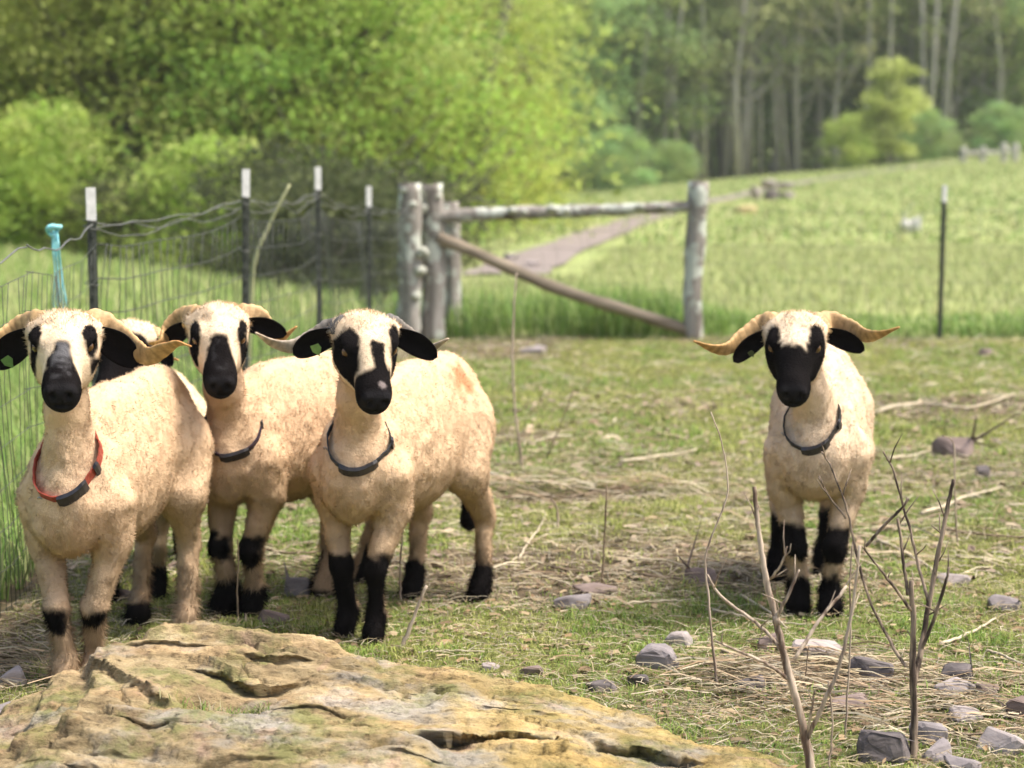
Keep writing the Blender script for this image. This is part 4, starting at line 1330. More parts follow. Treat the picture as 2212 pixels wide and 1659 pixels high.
# --- purple collar, second from the left
fl, fr, hl, hr0 = foot(545, 1338), foot(487, 1335), foot(785, 1262), foot(700, 1288)
make_sheep(dict(seed=22, front=mean2(fl, fr), hind=mean2(hl, hr0), feet=[fl, fr, hl, hr0], head=(472, 722, 5.77), hyaw=1, hpitch=40, hscale=1.0, legw=1.12,
    face=face2, extra=grey_nose_sheen_soft, shaggy=1.9,
    legs=[[(0.165, 0.265, -0.008), (0.0, 0.095)], [(0.185, 0.26, -0.008), (0.0, 0.115)], [(0.0, 0.13)], [(0.0, 0.14)]],
    label='sheep with a dark purple collar between the red collared sheep and the grey horned one',
    ears=[dict(side=1, tip=(620, 722, 5.80), w=0.030), dict(side=-1, tip=(352, 748, 5.85), w=0.030)],
    horns=[dict(side=1, px=[(560, 688, 0.06), (578, 712, 0.07), (600, 735, 0.05), (640, 706, 0.05)], c0=TAN0, c1=TAN1, twist=1.8, w=0.041),
           dict(side=-1, px=[(392, 688, 0.06), (362, 716, 0.07), (348, 742, 0.04), (322, 742, 0.05)], c0=TAN0, c1=TAN1, twist=1.8, w=0.041)],
    collar=dict(c=(0.018, 0.009, 0.022), tilt=46, roll=-14, buckle=0, slide=10, ring=-12)))

# --- patch face, dark horns, red stain on the rump
fl, fr, hl, hr0 = foot(808, 1392), foot(748, 1380), foot(1035, 1303), foot(890, 1296)
make_sheep(dict(seed=33, front=mean2(fl, fr), hind=mean2(hl, hr0), feet=[fl, fr, hl, hr0], head=(790, 744, 5.44), hyaw=10, hpitch=42, hscale=1.0, tside=0.0,
    face=face3, extra=rump_stain, shaggy=0.7,
    legs=[[(0.15, 0.26), (0.0, 0.165, 0.02), (0.0, 0.07)], [(0.15, 0.255), (0.0, 0.165, 0.02), (0.0, 0.08)], [(0.0, 0.13), (0.12, 0.24, 0.0)], [(0.0, 0.12), (0.1, 0.26, 0.0)]],
    label='sheep with grey horns, uneven black face patches and a rusty stain on its rump',
    ears=[dict(side=1, tip=(945, 772, 5.47), w=0.034), dict(side=-1, tip=(634, 765, 5.46), w=0.036, tagc=(0.13, 0.22, 0.06), tagt=0.52)],
    horns=[dict(side=1, px=[(862, 712, 0.07), (890, 728, 0.08), (925, 752, 0.06), (968, 732, 0.04)], c0=(0.10, 0.095, 0.09), c1=(0.62, 0.52, 0.40), twist=1.7, w=0.034),
           dict(side=-1, px=[(712, 710, 0.06), (672, 732, 0.05), (630, 748, 0.02), (590, 741, 0.0), (553, 719, -0.02)], c0=(0.10, 0.095, 0.09), c1=(0.60, 0.50, 0.38), twist=1.7, w=0.036)],
    collar=dict(c=(0.010, 0.014, 0.018), tilt=46, roll=-12, buckle=-1, bspan=4, slide=10, ring=-10)))

# --- standing alone on the right
fl, fr, hl, hr0 = foot(1797, 1332), foot(1727, 1330), (1.06, 6.48), foot(1680, 1262)
make_sheep(dict(seed=44, front=mean2(fl, fr), hind=(1.045, 6.50), feet=[fl, fr, hl, hr0], head=(1717, 739, 5.80), hyaw=-1, hpitch=41, hscale=1.0, tail=False, legw=1.08,
    face=face4, shaggy=0.9, fat=1.05,
    legs=[[(0.175, 0.285, 0.005), (0.0, 0.125)], [(0.175, 0.285, 0.005), (0.0, 0.125)], [(0.0, 0.23)], [(0.02, 0.22)]],
    label='sheep standing alone on the right with long spreading tan horns and a black collar', wool=(0.72, 0.55, 0.38),
    ears=[dict(side=1, tip=(1866, 757, 5.83), w=0.030), dict(side=-1, tip=(1584, 782, 5.83), w=0.028, tagc=(0.05, 0.06, 0.02), tagt=0.6, tagsz=0.010)],
    horns=[dict(side=1, px=[(1795, 696, 0.06), (1838, 711, 0.04), (1868, 724, 0.01), (1900, 722, -0.03), (1942, 707, -0.06)], c0=TAN0, c1=(0.55, 0.33, 0.12), twist=2.0, w=0.041),
           dict(side=-1, px=[(1640, 708, 0.06), (1600, 733, 0.04), (1572, 752, 0.01), (1540, 752, -0.03), (1499, 737, -0.06)], c0=TAN0, c1=(0.55, 0.33, 0.12), twist=2.0, w=0.041)],
    collar=dict(c=(0.010, 0.010, 0.010), tilt=46, roll=-12, buckle=0, slide=8, ring=-10)))

# --- half hidden behind the red collared sheep
fl, fr, hl, hr0 = foot(335, 1300), foot(230, 1306), (-1.16, 6.78), (-1.25, 6.68)
make_sheep(dict(seed=55, front=mean2(fl, fr), hind=mean2(hl, hr0), feet=[fl, fr, hl, hr0], head=(272, 752, 6.16), hyaw=-22, hpitch=38, hscale=1.0, hgt=0.84, tail=False, hairs=55000, hz=1,
    face=face5, shaggy=1.4, legs=[[(0.0, 0.12)], [(0.0, 0.14)], [(0.0, 0.13)], [(0.0, 0.16)]],
    label='black faced sheep peering over the back of the red collared sheep', wool=(0.72, 0.57, 0.37),
    ears=[dict(side=1, tip=(372, 792, 6.14), w=0.028), dict(side=-1, tip=(180, 790, 6.2), w=0.03)],
    horns=[dict(side=1, px=[(305, 708, 0.05), (330, 735, 0.06), (352, 765, 0.05), (385, 778, 0.04)], c0=TAN0, c1=TAN1, twist=1.8, w=0.032),
           dict(side=-1, px=[(222, 715, 0.05), (200, 745, 0.06), (180, 765, 0.05)], c0=TAN0, c1=TAN1, twist=1.8, w=0.032)]))

# ------------------------------------------------------------------ stones on the paddock
def stone_mesh(seed, w, d, h, npts=15):
    r_ = np.random.default_rng(seed)
    bm = bmesh.new()
    for _ in range(npts):
        p = r_.normal(0, 1, 3); p /= np.linalg.norm(p)
        p = np.sign(p) * np.abs(p) ** 0.55
        p *= r_.uniform(0.8, 1.05)
        bm.verts.new((p[0] * w / 2, p[1] * d / 2, p[2] * h / 2))
    g = bmesh.ops.convex_hull(bm, input=bm.verts)
    bmesh.ops.delete(bm, geom=[v for v in bm.verts if not v.link_faces], context='VERTS')
    bmesh.ops.bevel(bm, geom=bm.edges[:], offset=min(w, d, h) * 0.06, segments=1, affect='EDGES')
    bmesh.ops.triangulate(bm, faces=bm.faces)
    bmesh.ops.subdivide_edges(bm, edges=bm.edges, cuts=1, use_grid_fill=True)
    for v in bm.verts:
        n_ = float(fbm(np.array([v.co.x * 40 + seed]), np.array([v.co.y * 40]), np.array([v.co.z * 60]), octaves=2, seed=seed)[0]) - 0.5
        v.co += v.co.normalized() * n_ * min(w, d, h) * 0.10
    me = bpy.data.meshes.new('stone')
    bm.to_mesh(me); bm.free()
    return me

ST = {
    'slate': simple_mat('slate_grey', (0.15, 0.132, 0.13), (0.30, 0.265, 0.26), 14, 0.85, 0.7, 0.006, stretch=(1, 1, 3)),
    'dark': simple_mat('slate_dark', (0.06, 0.052, 0.05), (0.17, 0.145, 0.14), 14, 0.85, 0.7, 0.006, stretch=(1, 1, 3)),
    'pale': simple_mat('stone_pale', (0.24, 0.205, 0.19), (0.40, 0.35, 0.33), 12, 0.9, 0.6, 0.006, stretch=(1, 1, 3)),
    'brown': simple_mat('stone_brown', (0.13, 0.095, 0.08), (0.26, 0.20, 0.175), 12, 0.9, 0.7, 0.006, stretch=(1, 1, 3)),
}
STONES = [  # picture x, y of the foot, width px, height px, kind, label
    (2065, 988, 96, 58, 'brown', 'large brown angular stone at the right, well behind the lone sheep'),
    (2126, 1032, 38, 30, 'dark', 'small dark stone just below the large brown one on the right'),
    (642, 1290, 74, 46, 'slate', 'rounded grey stone on the grass left of the black hind feet'),
    (592, 1352, 74, 32, 'brown', 'flat brown stone touching the back edge of the tan rock'),
    (1240, 1318, 84, 32, 'slate', 'flat dark grey slate right of the grey horned sheep'),
    (1283, 1288, 92, 24, 'brown', 'low brown curl of stone above the flat grey slate'),
    (1516, 1268, 84, 46, 'brown', 'brown slab half way between the two groups of sheep'),
    (1468, 1400, 58, 38, 'pale', 'pale block with a flat top in the middle of the grass'),
    (1420, 1448, 92, 54, 'slate', 'wide grey stone with a pale right face below the pale block'),
    (1302, 1495, 66, 26, 'dark', 'dark flat stone at the top edge of the yellow part of the rock'),
    (1620, 1494, 86, 28, 'dark', 'dark slab lying left of the first dead weed'),
    (1662, 1408, 62, 44, 'brown', 'brown stone just behind the stem of the first dead weed'),
    (1772, 1424, 112, 44, 'pale', 'pale pinkish slab tilted up in front of the lone sheep'),
    (1888, 1482, 104, 60, 'dark', 'dark block under a bleached curled stalk between the dead weeds'),
    (1838, 1540, 98, 32, 'brown', 'low brown slab below the dark block'),
    (2062, 1264, 72, 30, 'pale', 'pale slab right of the tall dead weed at knee height of the lone sheep'),
    (2174, 1318, 74, 34, 'slate', 'grey stone at the right edge above the other stones'),
    (2066, 1478, 74, 48, 'dark', 'dark rounded stone behind the pale slab on the right'),
    (2070, 1504, 88, 34, 'pale', 'pale slab in front of the dark rounded stone'),
    (2134, 1503, 58, 28, 'brown', 'small brown stone beside the pale slab on the right'),
    (1912, 1650, 122, 82, 'dark', 'largest dark block at the bottom left of the second dead weed'),
    (2012, 1612, 84, 56, 'slate', 'upright grey block just right of the second dead weed'),
    (2026, 1646, 80, 50, 'slate', 'grey block in front of the upright one by the second dead weed'),
    (2090, 1562, 68, 38, 'pale', 'pale flat stone up and right of the grey blocks'),
    (2206, 1556, 60, 56, 'brown', 'purplish brown stone cut by the right edge of the picture'),
    (2080, 1672, 84, 34, 'slate', 'low grey stone at the very bottom right of the grey blocks'),
    (2172, 1632, 104, 50, 'pale', 'wide pale stone in the bottom right corner'),
    (24, 1484, 60, 46, 'pale', 'pale grey stone on the left edge above the tan rock'),
    (2, 1562, 84, 52, 'pale', 'pinkish white slab cut by the left edge beside the tan rock'),
    (262, 1302, 46, 38, 'brown', 'brown slab between the legs of the red collared sheep'),
    (1150, 1462, 52, 24, 'brown', 'small brown stone behind the crest of the tan rock'),
    (1062, 1450, 44, 18, 'pale', 'small pale flake lying along the edge of the tan rock'),
    (1380, 1480, 46, 24, 'dark', 'small dark stone between the wide grey stone and the rock'),
    (2130, 770, 34, 22, 'brown', 'small brown clod near the foot of the right steel post'),
    (1150, 765, 66, 18, 'pale', 'pale clod lying below the wooden fence brace'),
]
for k, (u, v, w, h, kind, lab) in enumerate(STONES):
    p = ground_at(u, v)
    s_ = math.hypot(p[1], CAMH) / FPX
    W, H = w * s_, h * s_ * 0.92
    me = stone_mesh(500 + k, W * 1.1, W * 0.8, H * 1.5, 17 + k % 6)
    o = obj('stone', me, ST[kind], None, (p[0], p[1] + W * 0.25, p[2] + H * 0.22))
    o.rotation_euler = ((k * 1.7 % 1 - 0.5) * 0.35, (k * 2.3 % 1 - 0.5) * 0.35, (k * 0.77 % 1 - 0.5) * 1.1)
    tag(o, lab, 'stone', 'stones lying on the paddock')

# ------------------------------------------------------------------ dead weeds and fallen stalks
m_weed = simple_mat('weathered_stalk', (0.13, 0.085, 0.06), (0.52, 0.42, 0.32), 46, 0.9, 0.9, 0.004, stretch=(1.0, 1.0, 0.10), detail=6, lo=0.40, hi=0.58)
m_weed_dark = simple_mat('dark_stalk', (0.06, 0.042, 0.032), (0.34, 0.26, 0.19), 46, 0.9, 0.9, 0.004, stretch=(1.0, 1.0, 0.12), detail=6, lo=0.42, hi=0.60)
m_stalk = simple_mat('bleached_stalk', (0.36, 0.29, 0.19), (0.60, 0.52, 0.38), 30, 0.8, 0.4, 0.002)
m_stalk_brown = simple_mat('brown_twig', (0.12, 0.085, 0.055), (0.30, 0.225, 0.15), 30, 0.85, 0.4, 0.002)

def weed(base, strands, label, cat='dead weed', group=None, mat=None, name='dead_weed'):
    """strands: (part name, [(u, v, depth offset)...], r0 px, r1 px); the plant stands where its base touches the ground."""
    g = ground_at(*base)
    root = empty(name, g)
    tag(root, label, cat, group)
    for i, (pn, pts, r0, r1) in enumerate(strands):
        d0 = g[1]
        P = np.array([at(u, v, d0 + dd) for u, v, dd in pts])
        n_ = max(8, len(pts) * 5)
        path = catmull(P, n_)
        path += (np.random.default_rng(i + len(pts)).normal(0, 1, path.shape)) * 0.0007
        s_ = d0 / FPX
        mb = MB(); mb.tube(path, np.linspace(r0, r1, n_) * s_, 7, 0.16, i)
        o = obj(pn, mb.mesh(pn, origin=g), mat or m_weed, root)
        if cat == 'dead weed':                   # short side twigs and broken spurs
            rt_ = np.random.default_rng(900 + i)
            for j in range(3 if pn == 'stem' else 2):
                q = path[rt_.integers(n_ // 4, n_ - 1)]
                dv = np.array([rt_.normal(0, 0.6), rt_.normal(0, 0.4), 1.0]); dv /= np.linalg.norm(dv)
                ln_ = rt_.uniform(0.02, 0.09)
                mb = MB(); mb.tube(np.array([q, q + dv * ln_ * 0.5 + rt_.normal(0, 0.003, 3), q + dv * ln_]), np.array([2.0, 1.5, 0.7]) * s_, 5)
                obj('twig', mb.mesh('twig', origin=g), mat or m_weed, root)
    return root

weed((1757, 1675), [
    ('stem', [(1757, 1690, 0), (1735, 1570, 0), (1706, 1460, 0), (1688, 1390, 0), (1674, 1330, 0)], 10.5, 7),
    ('stem', [(1680, 1350, 0), (1655, 1250, 0.01), (1640, 1150, 0.02), (1629, 1052, 0.02)], 8, 4.5),
    ('branch', [(1676, 1335, 0), (1700, 1290, -0.02), (1728, 1230, -0.02), (1700, 1285, -0.02)][:3], 5, 2.5),
    ('branch', [(1694, 1410, 0), (1640, 1350, 0.04), (1560, 1290, 0.07), (1527, 1240, 0.08)], 5, 2.2),
    ('branch', [(1708, 1470, 0), (1650, 1430, -0.03), (1545, 1385, -0.06)], 4.5, 2.5),
    ('branch', [(1716, 1425, 0.02), (1770, 1340, 0.05), (1830, 1265, 0.08)], 5, 3),
    ('branch', [(1742, 1600, 0), (1775, 1530, -0.03), (1812, 1440, -0.05), (1840, 1320, -0.05), (1858, 1180, -0.06)], 5.5, 3.0),
    ('branch', [(1742, 1595, 0), (1752, 1540, -0.03), (1760, 1490, -0.04)], 4, 2),
    ('twig', [(1666, 1250, 0), (1690, 1215, -0.03), (1700, 1180, -0.03)], 3, 1.5),
], 'first dead woody weed in front of the lone sheep, with a thick bare forked stem', group='dead weeds in the foreground')

weed((1972, 1648), [
    ('stem', [(1970, 1670, 0), (1975, 1560, 0), (1972, 1450, 0), (1973, 1350, 0), (1968, 1255, 0)], 9.5, 5.5),
    ('stem', [(1974, 1480, 0), (1990, 1400, 0.03), (2008, 1300, 0.05), (2030, 1180, 0.06), (2048, 1090, 0.07), (2060, 1036, 0.07)], 7, 4),
    ('branch', [(1988, 1410, 0.03), (2020, 1330, 0.0), (2042, 1260, -0.02), (2050, 1225, -0.02)], 4.5, 3),
    ('branch', [(2006, 1300, 0.05), (1986, 1230, 0.09), (1962, 1130, 0.12), (1930, 1020, 0.14), (1908, 975, 0.15)], 4, 2),
    ('branch', [(1970, 1320, 0), (1910, 1240, -0.02), (1862, 1180, -0.03)], 4, 1.8),
    ('branch', [(1962, 1285, 0), (1952, 1220, 0.02), (1940, 1120, 0.03)], 4, 3),
    ('branch', [(1955, 1440, 0), (1925, 1390, 0.03), (1880, 1300, 0.05), (1848, 1190, 0.07), (1832, 1110, 0.08), (1800, 1020, 0.09), (1775, 975, 0.10)], 4, 1.8),
    ('branch', [(1828, 1120, 0.08), (1790, 1070, 0.10), (1768, 1030, 0.11)], 2.4, 1.4),
    ('branch', [(1870, 1180, 0.05), (1915, 1130, 0.03), (1945, 1100, 0.02), (1962, 1078, 0.02)], 4, 3),
    ('twig', [(2020, 1240, 0.05), (2032, 1180, 0.08), (2028, 1110, 0.1)], 2.5, 1.5),
], 'second dead woody weed from the rock, tall and upright beside the grey blocks', group='dead weeds in the foreground', mat=m_weed_dark)

TH = [  # single thin dead stems: base, points, r0, r1, label
    ((1825, 1600), [(1825, 1600), (1832, 1480), (1838, 1360), (1836, 1250), (1842, 1170)], 4, 2.5, 'thin pale upright stalk between the two dead woody weeds'),
    ((1790, 1665), [(1790, 1665), (1798, 1560), (1790, 1470)], 4, 3, 'short thin stalk rising beside the first dead woody weed'),
    ((1550, 1485), [(1550, 1485), (1540, 1400), (1530, 1290), (1524, 1200), (1545, 1140), (1572, 1060), (1560, 960), (1535, 890)], 5, 2.2, 'long thin kinked stalk left of the lone sheep'),
    ((1300, 1262), [(1300, 1262), (1304, 1190), (1308, 1120), (1310, 1050)], 3.5, 3, 'short dark upright stalk in the middle of the grass'),
    ((1128, 1010), [(1128, 1010), (1118, 930), (1110, 850), (1107, 740), (1112, 640), (1116, 590)], 5, 2.6, 'tall thin stalk just right of the grey horned sheep'),
    ((1180, 990), [(1180, 990), (1210, 920), (1240, 840)], 3, 2, 'leaning thin twig right of the tall stalk behind the sheep'),
    ((515, 1346), [(515, 1346), (512, 1280), (515, 1210), (513, 1165)], 3, 2.4, 'thin dark stalk in front of the purple collared sheep'),
    ((530, 1350), [(530, 1350), (531, 1325)], 6, 3, 'short pale broken stub at the edge of the tan rock'),
    ((868, 1400), [(868, 1400), (895, 1330), (922, 1265)], 8, 5, 'thick leaning broken stalk beside the feet of the grey horned sheep'),
    ((866, 1300), [(866, 1300), (864, 1230), (872, 1130)], 4, 3, 'thin stalk between the hind legs of the grey horned sheep'),
    ((2068, 1180), [(2068, 1180), (2062, 1060), (2060, 960), (2035, 940)], 4, 2, 'thin hooked stalk right of the lone sheep'),
    ((1205, 1140), [(1205, 1140), (1203, 1100), (1190, 1075)], 5, 3, 'short crooked pale stub in the middle distance'),
    ((1738, 1492), [(1738, 1492), (1742, 1440), (1748, 1395)], 3, 1.6, 'tiny twig standing by the first dead woody weed'),
]
for (b0, pts, r0, r1, lab) in TH:
    weed(b0, [('stem', [(u, v, 0.0) for u, v in pts], r0 * 0.62, r1 * 0.62)], lab, 'stalk', 'thin dead stalks', m_stalk_brown if 'dark' in lab or 'twig' in lab else m_weed, 'dead_stalk')

FALLEN = [  # lying stalks: picture points on the ground, radius px, pale?, label
    ([(1052, 1030), (1130, 1048), (1240, 1064), (1345, 1078)], 5, 1, 'long pale stalk lying right of the grey horned sheep'),
    ([(1050, 1045), (1140, 1040), (1245, 1042)], 4, 1, 'pale stalk lying just above the dark hollow'),
    ([(1055, 1085), (1150, 1082), (1260, 1080), (1350, 1060)], 5, 0, 'brown stalk lying along the dark hollow'),
    ([(1340, 1006), (1420, 995), (1505, 980)], 5, 1, 'pale straight stalk far out in the middle of the paddock'),
    ([(1190, 1238), (1290, 1245), (1400, 1240), (1490, 1232)], 4.5, 0, 'long dark stalk lying above the flat grey slate'),
    ([(1080, 1240), (1180, 1250), (1280, 1258)], 4, 0, 'dark stalk right of the black hind foot'),
    ([(1170, 1255), (1250, 1285), (1330, 1300)], 4, 1, 'pale stalk lying across the flat grey slate'),
    ([(1390, 1252), (1490, 1262), (1580, 1275)], 4.5, 0, 'dark stick against the brown slab'),
    ([(1350, 1317), (1420, 1310), (1500, 1308)], 4, 1, 'thin pale stick left of the long kinked stalk'),
    ([(1895, 1178), (1960, 1210), (2030, 1252)], 6, 1, 'pale bleached stick behind the second dead weed'),
    ([(1990, 1120), (2080, 1085), (2165, 1062)], 6, 1, 'long straw coloured stick right of the second dead weed'),
    ([(1880, 1160), (2000, 1130), (2100, 1098)], 5, 0, 'brown stick crossing behind the second dead weed'),
    ([(2040, 1150), (2130, 1165), (2212, 1172)], 5, 0, 'brown stick at the right edge above the pale slab'),
    ([(2030, 1405), (2090, 1385), (2150, 1350)], 6, 1, 'pale stick between the grey stone and the dark rounded stone'),
    ([(2130, 1420), (2170, 1432), (2215, 1450)], 5, 1, 'pale twig near the right edge above the pale slab'),
    ([(1620, 1450), (1720, 1480), (1830, 1520), (1930, 1560)], 6, 1, 'long bleached stalk lying below the dark block'),
    ([(1560, 1420), (1650, 1445), (1760, 1462)], 5, 1, 'dry stalk lying over the brown stone'),
    ([(1590, 1500), (1680, 1475), (1770, 1450)], 4, 0, 'brown twig lying across the dark slab'),
    ([(2040, 1600), (2120, 1598), (2210, 1590)], 5, 0, 'dark stick behind the wide pale stone in the corner'),
    ([(1900, 1560), (1990, 1548), (2080, 1530)], 5, 1, 'pale stick lying behind the second dead weed stem'),
    ([(1540, 1330), (1640, 1352), (1740, 1362)], 4, 1, 'pale stick lying in front of the lone sheep'),
    ([(1600, 1300), (1660, 1335), (1700, 1370)], 5, 1, 'slanting pale stick at the left foot of the lone sheep'),
    ([(905, 1425), (960, 1418), (1045, 1424)], 3.5, 1, 'thin white stalk lying behind the crest of the rock'),
    ([(560, 1195), (640, 1205), (720, 1200)], 4, 0, 'brown stalk lying under the purple collared sheep'),
    ([(1120, 1220), (1150, 1170), (1180, 1120)], 4, 1, 'pale stalk pointing away near the dark hollow'),
    ([(1890, 900), (1990, 880), (2090, 890), (2190, 860)], 6, 1, 'long dry stem far behind on the right'),
    ([(1920, 1000), (2010, 985), (2090, 995)], 5, 1, 'dry stem in front of the large brown stone'),
]
for k, (pts, r0, pale, lab) in enumerate(FALLEN):
    P = np.array([ground_at(u, v) for u, v in pts])
    s_ = P[:, 1].mean() / FPX
    path = catmull(P, 16)
    path[:, 2] = terrain(path[:, 0], path[:, 1]) + 0.012 + r0 * s_ * 0.7
    path += np.random.default_rng(k).normal(0, 0.0012, path.shape)
    mb = MB(); mb.tube(path, np.linspace(r0, r0 * 0.5, 16) * s_ * 0.72, 7, 0.15, k)
    c0 = path[8].copy()
    tag(obj('fallen_stalk', mb.mesh('fallen_stalk', origin=c0), m_stalk if pale else m_stalk_brown, None, c0), lab, 'stalk', 'dead stalks lying on the ground')

# ------------------------------------------------------------------ fences
m_post = simple_mat('green_black_steel', (0.018, 0.024, 0.019), (0.05, 0.055, 0.042), 30, 0.6, 0.3, 0.002, spec=0.4)
m_white = simple_mat('white_post_paint', (0.50, 0.50, 0.48), (0.68, 0.68, 0.66), 40, 0.7, 0.3, 0.002)
m_wire = simple_mat('dark_fence_wire', (0.035, 0.04, 0.032), (0.09, 0.095, 0.08), 30, 0.6, 0.1, 0.001)
m_galv = simple_mat('galvanised_wire', (0.10, 0.105, 0.095), (0.20, 0.20, 0.185), 30, 0.55, 0.1, 0.001, metal=0.3)

def t_post(u, top_v, x, y, tip_h, label, lean=0.0):
    z0 = float(terrain(x, y))
    p = at(u, top_v, y)
    top = p[2]
    x = p[0]
    root = empty('steel_post', (x, y, z0))
    tag(root, label, 'fence post', 'steel posts with white tips')
    H = top - z0
    def tee(z1, z2, g):
        mb = MB()
        mb.box((0, -0.004, (z1 + z2) / 2), (0.036 * g, 0.006 * g, z2 - z1))
        mb.box((0, 0.0145, (z1 + z2) / 2), (0.0055 * g, 0.031, z2 - z1))
        return mb
    mb = tee(-0.25, H - tip_h, 1.0)
    o1 = obj('shaft', mb.mesh('shaft', smooth=False), m_post, root)
    mb = MB()
    for k in range(int((H - tip_h) / 0.06)):
        mb.box((0, -0.011, 0.05 + k * 0.06), (0.012, 0.010, 0.018))
    tag(obj('stud_row', mb.mesh('stud_row', smooth=False), m_post, root), kind='stuff')
    o2 = obj('white_tip', tee(H - tip_h + 0.0005, H, 1.08).mesh('white_tip', smooth=False), m_white, root)
    # turns of tie wire
    for k, zz in enumerate((H - tip_h - 0.01, H - tip_h - 0.03, H * 0.72, H * 0.52, H * 0.33)):
        mb = MB()
        a = np.linspace(0, 2 * math.pi, 15)
        mb.tube(np.stack([0.026 * np.cos(a), 0.012 + 0.026 * np.sin(a), zz + 0.012 * np.sin(a * 0.5 + k)], 1), 0.0022, 5)
        obj('tie_wire', mb.mesh('tie_wire'), m_galv, root)
    root.rotation_euler = (0, lean, 0.5)
    return np.array([x, y, z0]), H

POSTS = []
for (u, tv, x, y, th, lab, ln) in [
    (199, 405, 0, 7.6, 0.128, 'nearest steel post with a white tip, behind the red collared sheep', -0.006),
    (519, 365, 0, 9.45, 0.136, 'second steel post with a white tip, above the purple collared sheep', 0.02),
    (686, 360, 0, 11.4, 0.136, 'third steel post with a white tip, left of the wooden posts', 0.0),
    (796, 402, 0, 13.3, 0.140, 'fourth and faintest steel post with a white tip next to the wooden posts', 0.0),
    (2038, 400, 0, 15.6, 0.137, 'steel post with a white tip alone on the right side', 0.012)]:
    POSTS.append(t_post(u, tv, x, y, th, lab, ln))

def netting(A, B, h0, h1, sag, nh, dv, name_mat, rw, seed):
    """One span of woven netting between ground points A and B: level strands and wavering uprights."""
    r_ = np.random.default_rng(seed)
    mb = MB()
    L_ = float(np.linalg.norm(B[:2] - A[:2]))
    n_ = max(5, int(L_ / 0.22))
    f = np.linspace(0, 1, n_)
    base = A[None, :2] * (1 - f)[:, None] + B[None, :2] * f[:, None]
    lv = np.linspace(0.02, 1, nh)
    def pos(ff, q):
        xy = A[:2] * (1 - ff) + B[:2] * ff
        g = float(terrain(xy[0], xy[1]))
        top = h0 * (1 - ff) + h1 * ff - sag * 4 * ff * (1 - ff)
        w = 0.03 * math.sin(ff * 9 + q * 4 + seed)
        return np.array([xy[0] + w * 0.6, xy[1] + w * 0.3, g + top * q])
    for q in lv:
        mb.tube(np.array([pos(ff, q) for ff in f]), rw, 4)
    m_ = int(L_ / dv)
    for k in range(1, m_):
        ff = k / m_ + r_.normal(0, 0.15) / m_
        off = r_.normal(0, 0.010, 7)
        pts = np.array([pos(min(1, max(0, ff + o_ / L_ + (0.05 * math.sin(q * 3 + seed)) / L_)), q) for q, o_ in zip(np.linspace(0.0, 1, 7), off)])
        mb.tube(pts, rw * 0.85, 4)
    return mb

fr_ = empty('wire_fence', (FENCE[2][0], FENCE[2][1], float(terrain(*FENCE[2]))))
tag(fr_, 'dark wire netting fence running back along the left side of the paddock', 'fence')
knots = [np.array([-1.66, 3.6, 0]), np.array([-1.60, 5.0, 0]), np.array([-1.57, 6.3, 0])] + [p for p, H in POSTS[:4]] + [np.array([-0.80, 15.5, 0])]
tops = [1.12, 1.12, 1.12] + [H - 0.14 for p, H in POSTS[:4]] + [1.1]
for k in range(len(knots) - 1):
    mb = netting(knots[k], knots[k + 1], tops[k] * 0.93, tops[k + 1] * 0.93, 0.05, 9, 0.055 if k < 3 else 0.08, None, 0.0014 if k < 3 else 0.0024, k)
    o = obj('netting', mb.mesh('netting', origin=fr_.location), m_wire, fr_); o['kind'] = 'stuff'
    if k < 1: continue
    # heavier top strand, sagging between the posts
    f = np.linspace(0, 1, 14)
    pth = np.array([np.append(knots[k][:2] * (1 - t_) + knots[k + 1][:2] * t_, 0) for t_ in f])
    pth[:, 2] = terrain(pth[:, 0], pth[:, 1]) + tops[k] * (1 - f) + tops[k + 1] * f - 0.16 * f * (1 - f) + 0.008 * np.sin(f * 21 + k)
    mb = MB(); mb.tube(pth, 0.0030, 6)
    obj('top_strand', mb.mesh('top_strand', origin=fr_.location), m_galv, fr_)
    if k > 2:
        for j in range(2):
            p2 = pth.copy(); p2[:, 2] -= 0.018 + 0.02 * j + 0.02 * np.sin(f * 11 + j * 2 + k)
            mb = MB(); mb.tube(p2, 0.0022, 5)
            obj('top_strand', mb.mesh('top_strand', origin=fr_.location), m_galv, fr_)

gR = ground_at(1507, 738)
fr2 = empty('wire_fence', gR)
tag(fr2, 'thin wire netting fence running right from the wooden brace past the lone steel post', 'fence')
kn2 = [np.array([-0.72, 15.52, 0]), np.array([gR[0], 15.6, 0]), POSTS[4][0], np.array([POSTS[4][0][0] + 3.2, 15.75, 0])]
for k in range(3):
    mb = netting(kn2[k], kn2[k + 1], 1.05, 1.02, 0.03, 8, 0.15, None, 0.0013, 20 + k)
    o = obj('netting', mb.mesh('netting', origin=fr2.location), m_galv, fr2); o['kind'] = 'stuff'

# wooden corner brace: posts, rail and diagonal
m_wood, nt, b = new_mat('lichen_grey_wood')
w1 = noise_node(nt, 9, 6, 0.65, stretch=(1, 1, 0.12)); w2 = noise_node(nt, 7, 5, 0.6); w3 = noise_node(nt, 40, 4, 0.6, stretch=(1, 1, 0.15))
c = ramp(nt, w1.outputs['Fac'], [(0.3, (0.11, 0.09, 0.075)), (0.5, (0.27, 0.245, 0.215)), (0.7, (0.44, 0.41, 0.37))]).outputs['Color']
lr = ramp(nt, w2.outputs['Fac'], [(0.52, (0, 0, 0)), (0.58, (1, 1, 1))])
c = mixc(nt, lr.outputs['Color'], c, (0.52, 0.54, 0.47))
nt.links.new(c, b.inputs['Base Color']); set_spec(b, 0.95, 0.1); bump(nt, b, w3.outputs['Fac'], 0.9, 0.012)
m_wood_brown = simple_mat('bare_brown_wood', (0.16, 0.125, 0.09), (0.38, 0.31, 0.225), 9, 0.9, 0.7, 0.008, stretch=(0.15, 1, 1))
